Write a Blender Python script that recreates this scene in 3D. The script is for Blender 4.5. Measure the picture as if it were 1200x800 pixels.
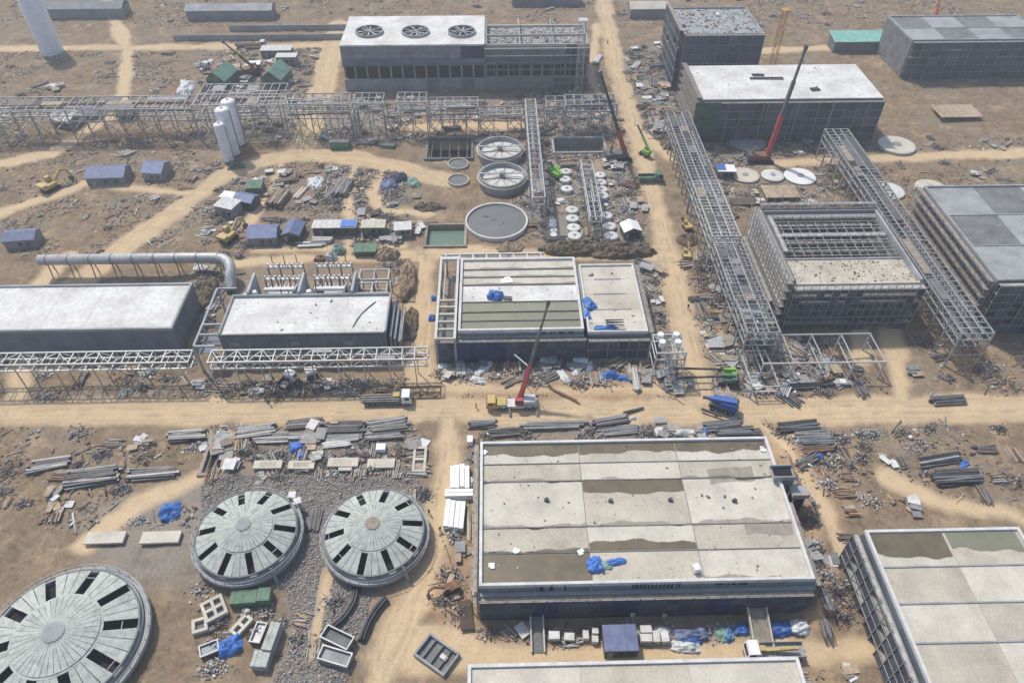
import bpy, bmesh, math, random
import numpy as np
from mathutils import Vector, Matrix, Quaternion
random.seed(7); RNG = np.random.default_rng(7)
S = bpy.context.scene
for o in list(bpy.data.objects): bpy.data.objects.remove(o)
COL = S.collection
# ------------------------------------------------------------------ camera, sky, sun, exposure
PITCH = math.radians(44); FPX = 864.0; YAW = math.atan(28/FPX*math.cos(PITCH)); CAMH = 120.0
cam = bpy.data.cameras.new('camera'); camo = bpy.data.objects.new('camera', cam); COL.objects.link(camo)
cam.sensor_width = 36; cam.lens = 36*FPX/1200; cam.clip_start = 1; cam.clip_end = 9000
camo.location = (0, 0, CAMH); camo.rotation_euler = (math.pi/2-PITCH, 0, -YAW)
S.camera = camo
SUN_V = Vector((-0.42, 0.52, 1.0)).normalized()          # towards the sun
W = bpy.data.worlds.new('World'); S.world = W; W.use_nodes = True
wn = W.node_tree.nodes; wn.clear()
sky = wn.new('ShaderNodeTexSky'); sky.sky_type = 'NISHITA'; sky.sun_disc = False
sky.sun_elevation = math.asin(SUN_V.z); sky.sun_rotation = math.atan2(SUN_V.x, SUN_V.y)
sky.air_density = 1.0; sky.dust_density = 1.5
bg = wn.new('ShaderNodeBackground'); bg.inputs[1].default_value = 0.145
wo = wn.new('ShaderNodeOutputWorld')
W.node_tree.links.new(sky.outputs[0], bg.inputs[0]); W.node_tree.links.new(bg.outputs[0], wo.inputs[0])
sun = bpy.data.lights.new('sun', 'SUN'); suno = bpy.data.objects.new('sun', sun); COL.objects.link(suno)
sun.energy = 3.15; sun.angle = math.radians(3.0); sun.color = (1.0, 0.94, 0.845)
suno.rotation_euler = SUN_V.to_track_quat('Z', 'Y').to_euler(); suno.location = (-60, 100, 140)
S.view_settings.view_transform = 'Standard'; S.view_settings.look = 'None'
S.view_settings.exposure = 0.17; S.view_settings.gamma = 1.0; S.view_settings.use_curve_mapping = False

def G(px, py, h=0.0):
    """site survey point: where the line of sight of a 1200x800 picture point meets height h"""
    u = (px-600)/FPX; v = (py-400)/FPX
    ct, st, cs, ss = math.cos(PITCH), math.sin(PITCH), math.cos(YAW), math.sin(YAW)
    r = (ss*ct+u*cs-v*ss*st, cs*ct-u*ss-v*cs*st, -st-v*ct)
    k = (h-CAMH)/r[2]
    return Vector((r[0]*k, r[1]*k, h))

# ------------------------------------------------------------------ materials
MATS = {}
def mat(name, col, rough=.8, metal=0., var=.18, scale=.25, col2=None, fine=3.0, finev=.12, rand=0., bump=0., bscale=6., alpha=1., mix2=.5, spec=.4):
    if name in MATS: return MATS[name]
    m = bpy.data.materials.new(name); m.use_nodes = True; MATS[name] = m
    nt = m.node_tree; N = nt.nodes; L = nt.links; b = N['Principled BSDF']
    b.inputs['Roughness'].default_value = rough; b.inputs['Metallic'].default_value = metal
    b.inputs['Specular IOR Level'].default_value = spec
    geo = N.new('ShaderNodeNewGeometry')
    n1 = N.new('ShaderNodeTexNoise'); n1.inputs['Scale'].default_value = scale; n1.inputs['Detail'].default_value = 5; n1.inputs['Roughness'].default_value = .6
    n2 = N.new('ShaderNodeTexNoise'); n2.inputs['Scale'].default_value = fine; n2.inputs['Detail'].default_value = 3
    L.new(geo.outputs['Position'], n1.inputs['Vector']); L.new(geo.outputs['Position'], n2.inputs['Vector'])
    c2 = col2 if col2 else tuple(c*(1-var*1.6) for c in col)
    rp = N.new('ShaderNodeMapRange'); rp.inputs[1].default_value = mix2-.15; rp.inputs[2].default_value = mix2+.2
    L.new(n1.outputs['Fac'], rp.inputs[0])
    mx = N.new('ShaderNodeMix'); mx.data_type = 'RGBA'
    mx.inputs[6].default_value = (*[min(1, c*(1+var*.4)) for c in col], 1); mx.inputs[7].default_value = (*c2, 1)
    L.new(rp.outputs[0], mx.inputs[0])
    hs = N.new('ShaderNodeHueSaturation')
    mr = N.new('ShaderNodeMapRange'); mr.inputs[1].default_value = .25; mr.inputs[2].default_value = .75
    mr.inputs[3].default_value = 1-finev; mr.inputs[4].default_value = 1+finev
    L.new(n2.outputs['Fac'], mr.inputs[0])
    if rand:
        oi = N.new('ShaderNodeObjectInfo'); m3 = N.new('ShaderNodeMapRange')
        m3.inputs[3].default_value = 1-rand; m3.inputs[4].default_value = 1+rand; L.new(oi.outputs['Random'], m3.inputs[0])
        mm = N.new('ShaderNodeMath'); mm.operation = 'MULTIPLY'; L.new(mr.outputs[0], mm.inputs[0]); L.new(m3.outputs[0], mm.inputs[1])
        L.new(mm.outputs[0], hs.inputs['Value'])
    else: L.new(mr.outputs[0], hs.inputs['Value'])
    L.new(mx.outputs[2], hs.inputs['Color']); L.new(hs.outputs[0], b.inputs['Base Color'])
    if bump:
        n3 = N.new('ShaderNodeTexNoise'); n3.inputs['Scale'].default_value = bscale; n3.inputs['Detail'].default_value = 4
        L.new(geo.outputs['Position'], n3.inputs['Vector'])
        bp = N.new('ShaderNodeBump'); bp.inputs['Distance'].default_value = bump; bp.inputs['Strength'].default_value = .8
        L.new(n3.outputs['Fac'], bp.inputs['Height']); L.new(bp.outputs[0], b.inputs['Normal'])
    if alpha < 1:
        b.inputs['Alpha'].default_value = alpha
    return m
mat('concrete', (.51,.465,.37), .85, var=.16, scale=.16, col2=(.36,.325,.265), finev=.14, rand=.06, bump=.02, mix2=.55)
mat('concrete_pale', (.58,.54,.45), .85, var=.12, scale=.2, col2=(.43,.395,.33), finev=.12, rand=.05, mix2=.56)
mat('concrete_white', (.70,.69,.655), .8, var=.08, scale=.12, col2=(.50,.48,.44), finev=.15, fine=1.1, mix2=.52)
mat('concrete_grey', (.36,.37,.37), .85, var=.2, scale=.2, finev=.14, rand=.08)
mat('concrete_dark', (.20,.20,.20), .85, var=.25, scale=.3, finev=.2, rand=.1)
mat('precast', (.44,.465,.42), .8, var=.15, scale=.9, col2=(.27,.285,.25), finev=.22, fine=5, rand=.07, mix2=.58)
mat('wet_slab', (.18,.142,.085), .35, var=.18, scale=.35, col2=(.12,.102,.068), finev=.1, spec=.5)
mat('wet_green', (.20,.205,.135), .4, var=.18, scale=.3, col2=(.26,.25,.18), finev=.12, rand=.06, spec=.5)
mat('stain', (.40,.365,.30), .8, var=.2, scale=.5, finev=.12)
mat('plate_brown', (.085,.052,.036), .7, var=.3, scale=.8)
mat('parapet', (.66,.65,.62), .8, var=.12, scale=.5, rand=.06)
mat('wall_blue', (.17,.20,.235), .75, var=.2, scale=.25, finev=.12, rand=.06)
mat('wall_grey', (.26,.275,.29), .8, var=.2, scale=.25, finev=.15, rand=.08)
mat('net', (.046,.060,.086), .8, var=.35, scale=.35, col2=(.095,.105,.12), finev=.3, rand=.35)
mat('board_pale', (.40,.385,.355), .8, var=.25, scale=.8, finev=.2, rand=.2)
mat('net_blue', (.035,.055,.13), .7, var=.3, scale=.4, finev=.25, rand=.2)
mat('net_green', (.07,.13,.08), .8, var=.3, scale=.4, finev=.25, rand=.2)
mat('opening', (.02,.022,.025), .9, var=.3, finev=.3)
mat('steel', (.40,.405,.40), .55, .35, var=.18, scale=.6, finev=.12, rand=.14)
mat('steel_pale', (.52,.525,.51), .55, .25, var=.15, scale=.6, rand=.12)
mat('steel_worn', (.27,.27,.265), .6, .2, var=.2, scale=.6, rand=.22)
mat('steel_dark', (.16,.155,.15), .6, .3, var=.25, scale=.6, rand=.2)
mat('scaffold', (.36,.35,.34), .6, .2, var=.2, scale=.8, rand=.22)
mat('rust', (.24,.13,.08), .85, .1, var=.3, scale=.8, col2=(.14,.09,.065), rand=.15)
mat('pipe_grey', (.21,.215,.22), .5, .3, var=.2, scale=.5, rand=.22)
mat('pipe_dark', (.075,.075,.08), .55, .2, var=.3, scale=.6, rand=.25)
mat('white_paint', (.84,.84,.83), .55, var=.07, scale=.5, finev=.06, rand=.04)
mat('off_white', (.66,.65,.62), .7, var=.15, scale=.8, finev=.12, rand=.08)
mat('blue_roof', (.165,.20,.33), .55, .1, var=.2, scale=.6, finev=.1, rand=.1)
mat('green_roof', (.17,.30,.22), .6, var=.2, scale=.4, finev=.12, rand=.08)
mat('green_box', (.12,.21,.14), .65, var=.25, scale=.6, finev=.15, rand=.1)
mat('teal_roof', (.25,.52,.43), .6, var=.12, scale=.4)
mat('tarp_blue', (.04,.15,.50), .5, var=.25, scale=.7, col2=(.09,.20,.44), finev=.2, rand=.25)
mat('tarp_white', (.66,.68,.66), .5, var=.2, scale=.9, finev=.18)
mat('tarp_green', (.22,.36,.30), .55, var=.25, scale=.9, finev=.18)
mat('red', (.42,.05,.06), .5, var=.15, scale=1, col2=(.30,.12,.09), mix2=.56, rand=.06)
mat('yellow', (.52,.37,.10), .55, var=.2, scale=1, col2=(.42,.33,.18), mix2=.5, rand=.05)
mat('orange', (.60,.27,.05), .5, var=.2, scale=1, rand=.05)
mat('lime', (.22,.50,.07), .5, var=.12, scale=1, col2=(.24,.36,.12), mix2=.58, rand=.05)
mat('machine_blue', (.045,.12,.40), .5, var=.2, scale=1, col2=(.09,.13,.24), mix2=.55, rand=.06)
mat('rubber', (.025,.025,.026), .9, var=.3, scale=2)
mat('glass', (.03,.04,.05), .12, var=.1, spec=.6)
mat('timber', (.40,.30,.19), .85, var=.25, scale=.8, finev=.2, rand=.2)
mat('timber_grey', (.34,.29,.235), .85, var=.25, scale=.8, finev=.2, rand=.2)
mat('ply', (.46,.36,.25), .8, var=.2, scale=.8, finev=.15, rand=.12)
mat('water', (.135,.205,.145), .18, var=.12, scale=.15, col2=(.16,.22,.16), finev=.05, spec=.5)
mat('slurry', (.135,.14,.135), .45, var=.2, scale=.25, col2=(.18,.18,.17), finev=.15)
mat('skin', (.40,.25,.17), .6); mat('work_blue', (.05,.07,.14), .8, rand=.4); mat('hardhat', (.7,.5,.08), .5, rand=.3)
mat('dirt_pile', (.31,.235,.155), .95, var=.3, scale=.3, col2=(.17,.12,.085), finev=.3, bump=.15, bscale=2)
mat('scrub_heap', (.17,.125,.085), .95, var=.35, scale=.6, col2=(.095,.085,.06), finev=.4, bump=.2, bscale=2.5)
mat('fin_grey', (.42,.44,.45), .75, var=.15, scale=.4, rand=.08)

# ------------------------------------------------------------------ mesh helpers
ORG = {}
CUBE = {}
def unit_cube(mname):
    if mname not in CUBE:
        me = bpy.data.meshes.new('member_'+mname)
        v = [(x, y, z) for z in (-.5, .5) for x, y in ((-.5, -.5), (.5, -.5), (.5, .5), (-.5, .5))]
        f = [(3,2,1,0), (4,5,6,7), (0,1,5,4), (1,2,6,5), (2,3,7,6), (3,0,4,7)]
        me.from_pydata(v, [], f); me.materials.append(MATS[mname]); CUBE[mname] = me
    return CUBE[mname]
CYL = {}
def unit_cyl(mname, n=8):
    k = (mname, n)
    if k not in CYL:
        me = bpy.data.meshes.new('round_'+mname); mb = MB(); mb.cyl((0, 0, -.5), .5, 1., n)
        me.from_pydata(mb.v, [], mb.f); me.materials.append(MATS[mname]); CYL[k] = me
    return CYL[k]
def org(p): return ORG.get(p.name, Vector((0, 0, 0))) if p else Vector((0, 0, 0))
def thing(name, label, cat, loc, rz=None, group=None):
    """Empty at the base; with rz=None its parts are given in site coordinates, else in its own"""
    o = bpy.data.objects.new(name, None); COL.objects.link(o); o.empty_display_size = .5
    o.location = loc; o['label'] = label; o['category'] = cat
    if group: o['group'] = group
    if rz is None: ORG[o.name] = Vector(loc)
    else: o.rotation_euler = (0, 0, rz)
    return o
def tag(o, label, cat, group=None, kind=None):
    if label: o['label'] = label
    if cat: o['category'] = cat
    if group: o['group'] = group
    if kind: o['kind'] = kind
    return o
def member(name, a, b, w, h, m, parent, round_=False):
    """a straight bar from a to b, w wide and h deep, as an object that shares one mesh per material"""
    a = Vector(a); b = Vector(b); d = b-a
    o = bpy.data.objects.new(name, unit_cyl(m) if round_ else unit_cube(m)); COL.objects.link(o)
    c = (a+b)/2-org(parent)
    up = Vector((0, 0, 1)) if abs(d.normalized().z) < .95 else Vector((0, 1, 0))
    z = d.normalized(); x = up.cross(z).normalized(); y = z.cross(x)
    o.matrix_basis = Matrix.Translation(c) @ Matrix((x, y, z)).transposed().to_4x4() @ Matrix.Diagonal((w, h, d.length, 1))
    if parent: o.parent = parent
    return o
def block(name, c, s, m, parent, rz=0):
    o = bpy.data.objects.new(name, unit_cube(m)); COL.objects.link(o)
    o.matrix_basis = Matrix.Translation(Vector(c)-org(parent)) @ Matrix.Rotation(rz, 4, 'Z') @ Matrix.Diagonal((*s, 1))
    if parent: o.parent = parent
    return o
class MB:
    def __init__(s): s.v = []; s.f = []; s.m = []; s.cur = 0
    def add(s, v, f):
        k = len(s.v); s.v += [tuple(p) for p in v]; s.f += [tuple(i+k for i in q) for q in f]; s.m += [s.cur]*len(f)
    def box(s, x0, x1, y0, y1, z0, z1):
        s.add([(x, y, z) for z in (z0, z1) for x, y in ((x0, y0), (x1, y0), (x1, y1), (x0, y1))],
              [(3,2,1,0), (4,5,6,7), (0,1,5,4), (1,2,6,5), (2,3,7,6), (3,0,4,7)])
    def bar(s, a, b, w, h=None):
        a = Vector(a); b = Vector(b); h = h or w; z = (b-a).normalized()
        up = Vector((0, 0, 1)) if abs(z.z) < .95 else Vector((0, 1, 0))
        x = up.cross(z).normalized()*w/2; y = z.cross(x).normalized()*h/2
        s.add([p+sx*x+sy*y for p in (a, b) for sx, sy in ((-1,-1), (1,-1), (1,1), (-1,1))],
              [(3,2,1,0), (4,5,6,7), (0,1,5,4), (1,2,6,5), (2,3,7,6), (3,0,4,7)])
    def cyl(s, c, r, h, n=16, r2=None, cap=True):
        r2 = r if r2 is None else r2; c = Vector(c)
        v = [c+Vector((r*math.cos(2*math.pi*i/n), r*math.sin(2*math.pi*i/n), 0)) for i in range(n)]
        v += [c+Vector((r2*math.cos(2*math.pi*i/n), r2*math.sin(2*math.pi*i/n), h)) for i in range(n)]
        f = [(i, (i+1) % n, n+(i+1) % n, n+i) for i in range(n)]
        if cap: f += [tuple(range(n-1, -1, -1)), tuple(range(n, 2*n))]
        s.add(v, f)
    def lathe(s, c, prof, n=24, a0=0, a1=2*math.pi):
        c = Vector(c); full = abs(a1-a0-2*math.pi) < 1e-6; k = n if full else n+1; v = []
        for r, z in prof:
            for i in range(k):
                a = a0+(a1-a0)*i/n; v.append(c+Vector((r*math.cos(a), r*math.sin(a), z)))
        f = []
        for j in range(len(prof)-1):
            for i in range(n):
                i2 = (i+1) % k; f.append((j*k+i, j*k+i2, (j+1)*k+i2, (j+1)*k+i))
        s.add(v, f)
    def tube(s, pts, r, n=8):
        pts = [Vector(p) for p in pts]; v = []; f = []
        for i, p in enumerate(pts):
            d = (pts[min(i+1, len(pts)-1)]-pts[max(i-1, 0)]).normalized()
            up = Vector((0, 0, 1)) if abs(d.z) < .9 else Vector((0, 1, 0))
            x = up.cross(d).normalized(); y = d.cross(x)
            for k in range(n):
                a = 2*math.pi*k/n; v.append(p+x*math.cos(a)*r+y*math.sin(a)*r)
        for i in range(len(pts)-1):
            for k in range(n): f.append((i*n+k, i*n+(k+1) % n, (i+1)*n+(k+1) % n, (i+1)*n+k))
        f += [tuple(range(n-1, -1, -1)), tuple(range((len(pts)-1)*n, len(pts)*n))]
        s.add(v, f)
    def prism(s, pts, z0, z1):
        n = len(pts); s.add([(p[0], p[1], z0) for p in pts]+[(p[0], p[1], z1) for p in pts],
              [tuple(range(n-1, -1, -1)), tuple(range(n, 2*n))]+[(i, (i+1) % n, n+(i+1) % n, n+i) for i in range(n)])
    def side(s, prof, y0, y1):
        """profile in x,z swept along y"""
        n = len(prof); s.add([(p[0], y0, p[1]) for p in prof]+[(p[0], y1, p[1]) for p in prof],
              [tuple(range(n)), tuple(range(2*n-1, n-1, -1))]+[(i, n+i, n+(i+1) % n, (i+1) % n) for i in range(n)])
    def build(s, name, m, parent=None, smooth=False):
        me = bpy.data.meshes.new(name); k = org(parent)
        me.from_pydata([(p[0]-k.x, p[1]-k.y, p[2]-k.z) for p in s.v], [], s.f)
        for q in ([m] if isinstance(m, str) else m): me.materials.append(MATS[q])
        me.polygons.foreach_set('material_index', s.m)
        bmm = bmesh.new(); bmm.from_mesh(me); bmesh.ops.recalc_face_normals(bmm, faces=bmm.faces); bmm.to_mesh(me); bmm.free()
        if smooth: me.shade_smooth()
        o = bpy.data.objects.new(name, me); COL.objects.link(o)
        if parent:
            o.parent = parent
            ORG[o.name] = k
        return o
def solo(mb, name, m, label, cat, loc=None, rz=0, group=None, smooth=False, kind=None):
    o = mb.build(name, m, None, smooth)
    if loc is not None: o.location = loc; o.rotation_euler = (0, 0, rz)
    return tag(o, label, cat, group, kind)
def kids(o): return [c for c in bpy.data.objects if c.parent == o]
def copy_tree(o, loc, rz, label, children=None):
    r = o.copy(); COL.objects.link(r); r.location = loc; r.rotation_euler = (0, 0, rz)
    if label: r['label'] = label
    for c in (children if children is not None else kids(o)):
        d = c.copy(); COL.objects.link(d); d.parent = r
        for e in c.children:
            g = e.copy(); COL.objects.link(g); g.parent = d
    return r
def vnoise(x, y, scale, seed):
    r = np.random.default_rng(seed); t = r.random((256, 256)).astype(np.float32)
    x = x*scale+1000; y = y*scale+1000; xi = np.floor(x).astype(int); yi = np.floor(y).astype(int)
    fx = x-xi; fy = y-yi; fx = fx*fx*(3-2*fx); fy = fy*fy*(3-2*fy)
    a = t[xi % 256, yi % 256]; b = t[(xi+1) % 256, yi % 256]; c = t[xi % 256, (yi+1) % 256]; d = t[(xi+1) % 256, (yi+1) % 256]
    return (a*(1-fx)+b*fx)*(1-fy)+(c*(1-fx)+d*fx)*fy
def fbm(x, y, scale, seed, o=4):
    s = 0; a = 1; w = 0
    for k in range(o): s = s+a*vnoise(x, y, scale*2**k, seed+k); w += a; a *= .5
    return s/w

# ------------------------------------------------------------------ the ground: one height field; roads and yards are sheets laid on it
def gl(pts): return np.array([G(*p)[:2] for p in pts])
ROADS = [  # picture points along the middle, width in metres, wobble
    ('main', gl([(-260,487),(-60,485),(232,482),(420,480),(560,481),(700,482),(830,483),(968,480),(1330,476),(1500,474)]), 7.2),
    ('east', gl([(700,-40),(712,32),(722,80),(738,130),(756,190),(766,232),(783,300),(797,360),(808,410),(826,470),(838,486)]), 6.0),
    ('yard_loop', gl([(60,360),(130,300),(185,262),(232,228),(262,206),(300,190),(350,181),(420,186),(478,199),(520,210)]), 7.6),
    ('north', gl([(398,30),(388,62),(376,105),(362,150),(352,178)]), 8.5),
    ('far', gl([(-40,58),(120,56),(232,55),(330,54),(396,53)]), 5.5),
    ('hall_side', gl([(524,490),(527,535),(518,600),(505,650),(480,705),(452,768),(430,830)]), 5.2),
    ('corridor', gl([(494,300),(493,350),(492,400),(497,446)]), 6.0),
    ('behind', gl([(500,296),(560,292),(640,300),(700,300),(760,298),(785,300)]), 3.6),
    ('south', gl([(470,772),(560,770),(700,768),(850,765),(990,760),(1200,750)]), 4.2),
    ('loop_south', gl([(880,486),(915,520),(940,560),(965,590),(985,650)]), 3.2),
    ('east_far', gl([(905,192),(968,188),(1060,184),(1250,178)]), 4.0),
    ('west', gl([(20,480),(30,400),(40,340),(80,300)]), 4.5),
    ('east_edge', gl([(1060,482),(1050,420),(1035,340)]), 4.5),
    ('behind_sub', gl([(275,308),(350,303),(420,303),(470,300),(510,298)]), 3.8), ('front_b', gl([(500,452),(600,456),(700,457),(790,455)]), 2.4), ('pads', gl([(470,150),(540,148),(610,146)]), 4.2),
    ('track_a', gl([(414,196),(408,240),(410,300)]), 2.0), ('track_b', gl([(448,200),(436,225),(444,246),(500,250)]), 2.4), ('track_c', gl([(290,262),(300,250),(318,222),(330,190)]), 2.2), ('track_d', gl([(300,292),(370,292),(470,288)]), 2.2),
    ('track_e', gl([(700,30),(690,90),(700,110)]), 3), ('track_f', gl([(400,640),(380,690),(365,768)]), 1.6), ('track_g', gl([(560,755),(480,740),(440,770)]), 3), ('track_i', gl([(0,250),(100,215),(232,228)]), 4),
    ('track_j', gl([(120,-10),(150,60),(140,130),(60,180),(-40,200)]), 5), ('track_k', gl([(730,165),(760,160),(790,190)]), 4), ('track_l', gl([(1010,250),(1000,330),(1010,420)]), 3.4), ('track_m', gl([(232,560),(160,590),(100,640)]), 3), ('track_n', gl([(1040,560),(1100,590),(1180,600),(1260,640)]), 4),
    ('far_east', gl([(890,60),(968,56),(1300,50)]), 5.0),
]
YARDS = [  # gravel and crushed stone
    gl([(236,560),(300,552),(380,556),(470,560),(495,580),(480,640),(440,690),(405,768),(395,830),(300,830),(345,745),(335,690),(240,680),(100,700),(100,600)]),
    gl([(600,165),(650,185),(720,180),(745,215),(752,285),(640,285),(600,240)]),
    gl([(742,305),(768,305),(800,450),(812,478),(768,478),(760,400)]),
    gl([(510,405),(770,405),(770,440),(510,440)]),
    gl([(560,490),(880,490),(905,512),(560,514)]),
    gl([(262,498),(480,494),(486,530),(270,530)]),
    gl([(282,322),(440,322),(446,348),(276,348)]),
    gl([(720,60),(790,55),(800,140),(755,150)]),
    gl([(232,120),(700,112),(700,160),(232,165)]),
    gl([(830,400),(968,395),(968,440),(830,470)]),
]
DARK = [gl([(285,318),(445,318),(450,348),(276,348)]), gl([(232,440),(500,440),(500,462),(232,462)]),   # damp, churned soil
    gl([(250,195),(480,195),(500,250),(480,295),(235,295)]),
    gl([(380,200),(470,190),(440,300),(400,300)]),
    gl([(560,690),(960,690),(968,750),(560,752)]),
    gl([(232,525),(280,520),(285,560),(232,565)]),
    gl([(800,180),(968,175),(968,245),(880,250)]),
    gl([(232,60),(380,70),(340,110),(232,120)]),
]
RED = [gl([(470,136),(610,134),(606,162),(470,160)]), gl([(640,178),(720,184),(700,196),(640,192)]), gl([(510,438),(780,436),(800,470),(480,472)]), gl([(880,500),(968,495),(1000,768),(955,768),(925,590)]), gl([(440,690),(560,640),(560,768),(480,768)]),
       gl([(400,400),(500,300),(500,460),(470,460)]), gl([(815,330),(845,320),(868,430),(840,440)])]
PITS = []
def pit(p0, p1, depth):
    a = G(*p0); b = G(*p1); PITS.append((min(a.x, b.x), max(a.x, b.x), min(a.y, b.y), max(a.y, b.y), depth)); return PITS[-1]
POND = pit((499,289), (545,264), 2.6)
PIT_A = pit((500,187), (553,163), 4.0)
PIT_B = pit((650,180), (706,163), 3.2)
PIT_C = pit((236,556), (272,527), 2.0)
MOUNDS = [(940,560,4,6,1.6), (950,610,3.5,6,2.2), (955,660,4,6,2.6), (930,530,3,3,1.0), (965,720,5,6,2.0), (505,700,3,5,1.2), (488,730,3,4,1.3), (925,560,2.5,8,1.5), (945,690,3,5,1.4), (530,730,3,3,.5),
          (238,335,5,6,1.2), (480,330,2.5,6,1.1), (478,385,2.5,7,1.4), (500,262,4,2.5,1.1), (470,255,4,3,.9), (250,560,6,3,.9), (290,530,5,2,.7),
          (815,310,3,4,1.2), (835,340,2.5,5,.9), (245,705,4,4,.6), (370,700,4,4,.3), (580,300,7,2,.7), (610,298,5,2.5,.8), (760,110,5,8,1.2), (775,85,5,8,1.5),
          (335,75,6,6,.9), (250,120,6,5,.8), (450,150,7,3,.9), (320,215,5,3,.9), (430,225,3,9,.8), (455,205,6,3,1.2)]
def seg_dist(x, y, pl):
    d = np.full(x.shape, 1e9, np.float32)
    for (ax, ay), (bx, by) in zip(pl[:-1], pl[1:]):
        vx, vy = bx-ax, by-ay; t = np.clip(((x-ax)*vx+(y-ay)*vy)/(vx*vx+vy*vy), 0, 1)
        d = np.minimum(d, np.hypot(x-ax-t*vx, y-ay-t*vy))
    return d
def poly_in(x, y, pl):
    ins = np.zeros(x.shape, bool); n = len(pl)
    for i in range(n):
        (ax, ay), (bx, by) = pl[i], pl[(i+1) % n]
        c = (ay > y) != (by > y)
        with np.errstate(divide='ignore', invalid='ignore'): ins ^= c & (x < (bx-ax)*(y-ay)/(by-ay+1e-12)+ax)
    return ins
def soft_poly(x, y, pl, soft=3.0):
    d = seg_dist(x, y, np.vstack([pl, pl[:1]])); i = poly_in(x, y, pl)
    return np.clip(.5+np.where(i, d, -d)/soft/2, 0, 1)
def ss(a, b, t): t = np.clip((t-a)/(b-a), 0, 1); return t*t*(3-2*t)
STEP = .6
gx = np.arange(-246, 250, STEP); gy = np.arange(38, 356, STEP)
far_p = np.array([8, 25, 70, 180, 450, 1100, 2600, 6000.])
gx = np.concatenate([gx[0]-far_p[::-1], gx, gx[-1]+far_p]); gy = np.concatenate([gy[0]-far_p[::-1], gy, gy[-1]+far_p])
GX, GY = np.meshgrid(gx, gy, indexing='ij'); GX = GX.astype(np.float64); GY = GY.astype(np.float64)
wob = (fbm(GX, GY, .09, 11, 4)-.5)
wob2 = (fbm(GX, GY, .35, 31, 3)-.5)
road_d = np.full(GX.shape, 99., np.float32)
for nm, pl, w in ROADS: road_d = np.minimum(road_d, seg_dist(GX, GY, pl)-w/2)
road_d = road_d+wob*3.4+wob2*1.6
Z_ROAD = ss(1.2, -.9, road_d)
ROADC = Z_ROAD.copy()
Z_YARD = np.zeros(GX.shape)
for pl in YARDS: Z_YARD = np.maximum(Z_YARD, soft_poly(GX+wob*5, GY+wob2*4, pl))
Z_DARK = np.zeros(GX.shape)
for pl in DARK: Z_DARK = np.maximum(Z_DARK, soft_poly(GX+wob*8, GY+wob2*6, pl, 5))
Z_RED = np.zeros(GX.shape)
for pl in RED: Z_RED = np.maximum(Z_RED, soft_poly(GX+wob*8, GY+wob2*6, pl, 5))
inner = (GX > -244) & (GX < 247) & (GY > 40) & (GY < 354)
GZ = (fbm(GX, GY, .05, 3, 3)-.5)*.7 + (fbm(GX, GY, .3, 5, 3)-.5)*.8 + (fbm(GX, GY, .8, 8, 2)-.5)*.5
GZ *= (1-.86*Z_ROAD)*(1-.35*Z_YARD)*.9
GZ -= .06*Z_ROAD
for px, py, rx, ry, h in MOUNDS:
    c = G(px, py); d = np.hypot((GX-c.x+wob*3)/rx, (GY-c.y+wob2*3)/ry)
    GZ += h*np.exp(-d*d*1.4)*(1+wob2*1.6)*(1-.8*Z_ROAD)
# wheel ruts along the roads
for nm, pl, w in ROADS[:8]:
    d = np.abs(seg_dist(GX, GY, pl)+wob*2.2); ROADC -= .42*np.exp(-((d-1.0)/.38)**2)*Z_ROAD*ss(.35, .65, wob2+.5); ROADC -= .28*np.exp(-((d-2.3)/.4)**2)*Z_ROAD; GZ -= .12*np.exp(-((d-1.0)/.35)**2)*Z_ROAD
GZ = np.where(inner, GZ, 0)
for x0, x1, y0, y1, dp in PITS:
    m = (GX > x0) & (GX < x1) & (GY > y0) & (GY < y1); GZ = np.where(m, -dp+wob2*.3, GZ)
def ground_z(x, y):
    i = np.clip(np.searchsorted(gx, x)-1, 0, len(gx)-2); j = np.clip(np.searchsorted(gy, y)-1, 0, len(gy)-2)
    tx = np.clip((x-gx[i])/(gx[i+1]-gx[i]), 0, 1); ty = np.clip((y-gy[j])/(gy[j+1]-gy[j]), 0, 1)
    return (GZ[i, j]*(1-tx)+GZ[i+1, j]*tx)*(1-ty)+(GZ[i, j+1]*(1-tx)+GZ[i+1, j+1]*tx)*ty
def zone_at(A, x, y):
    i = np.clip(np.searchsorted(gx, x), 0, len(gx)-1); j = np.clip(np.searchsorted(gy, y), 0, len(gy)-1); return A[i, j]
def P(px, py, lift=0.0):
    """picture point -> point on the ground there"""
    p = G(px, py); p.z = float(ground_z(np.array([p.x]), np.array([p.y]))[0])+lift; return p
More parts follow.
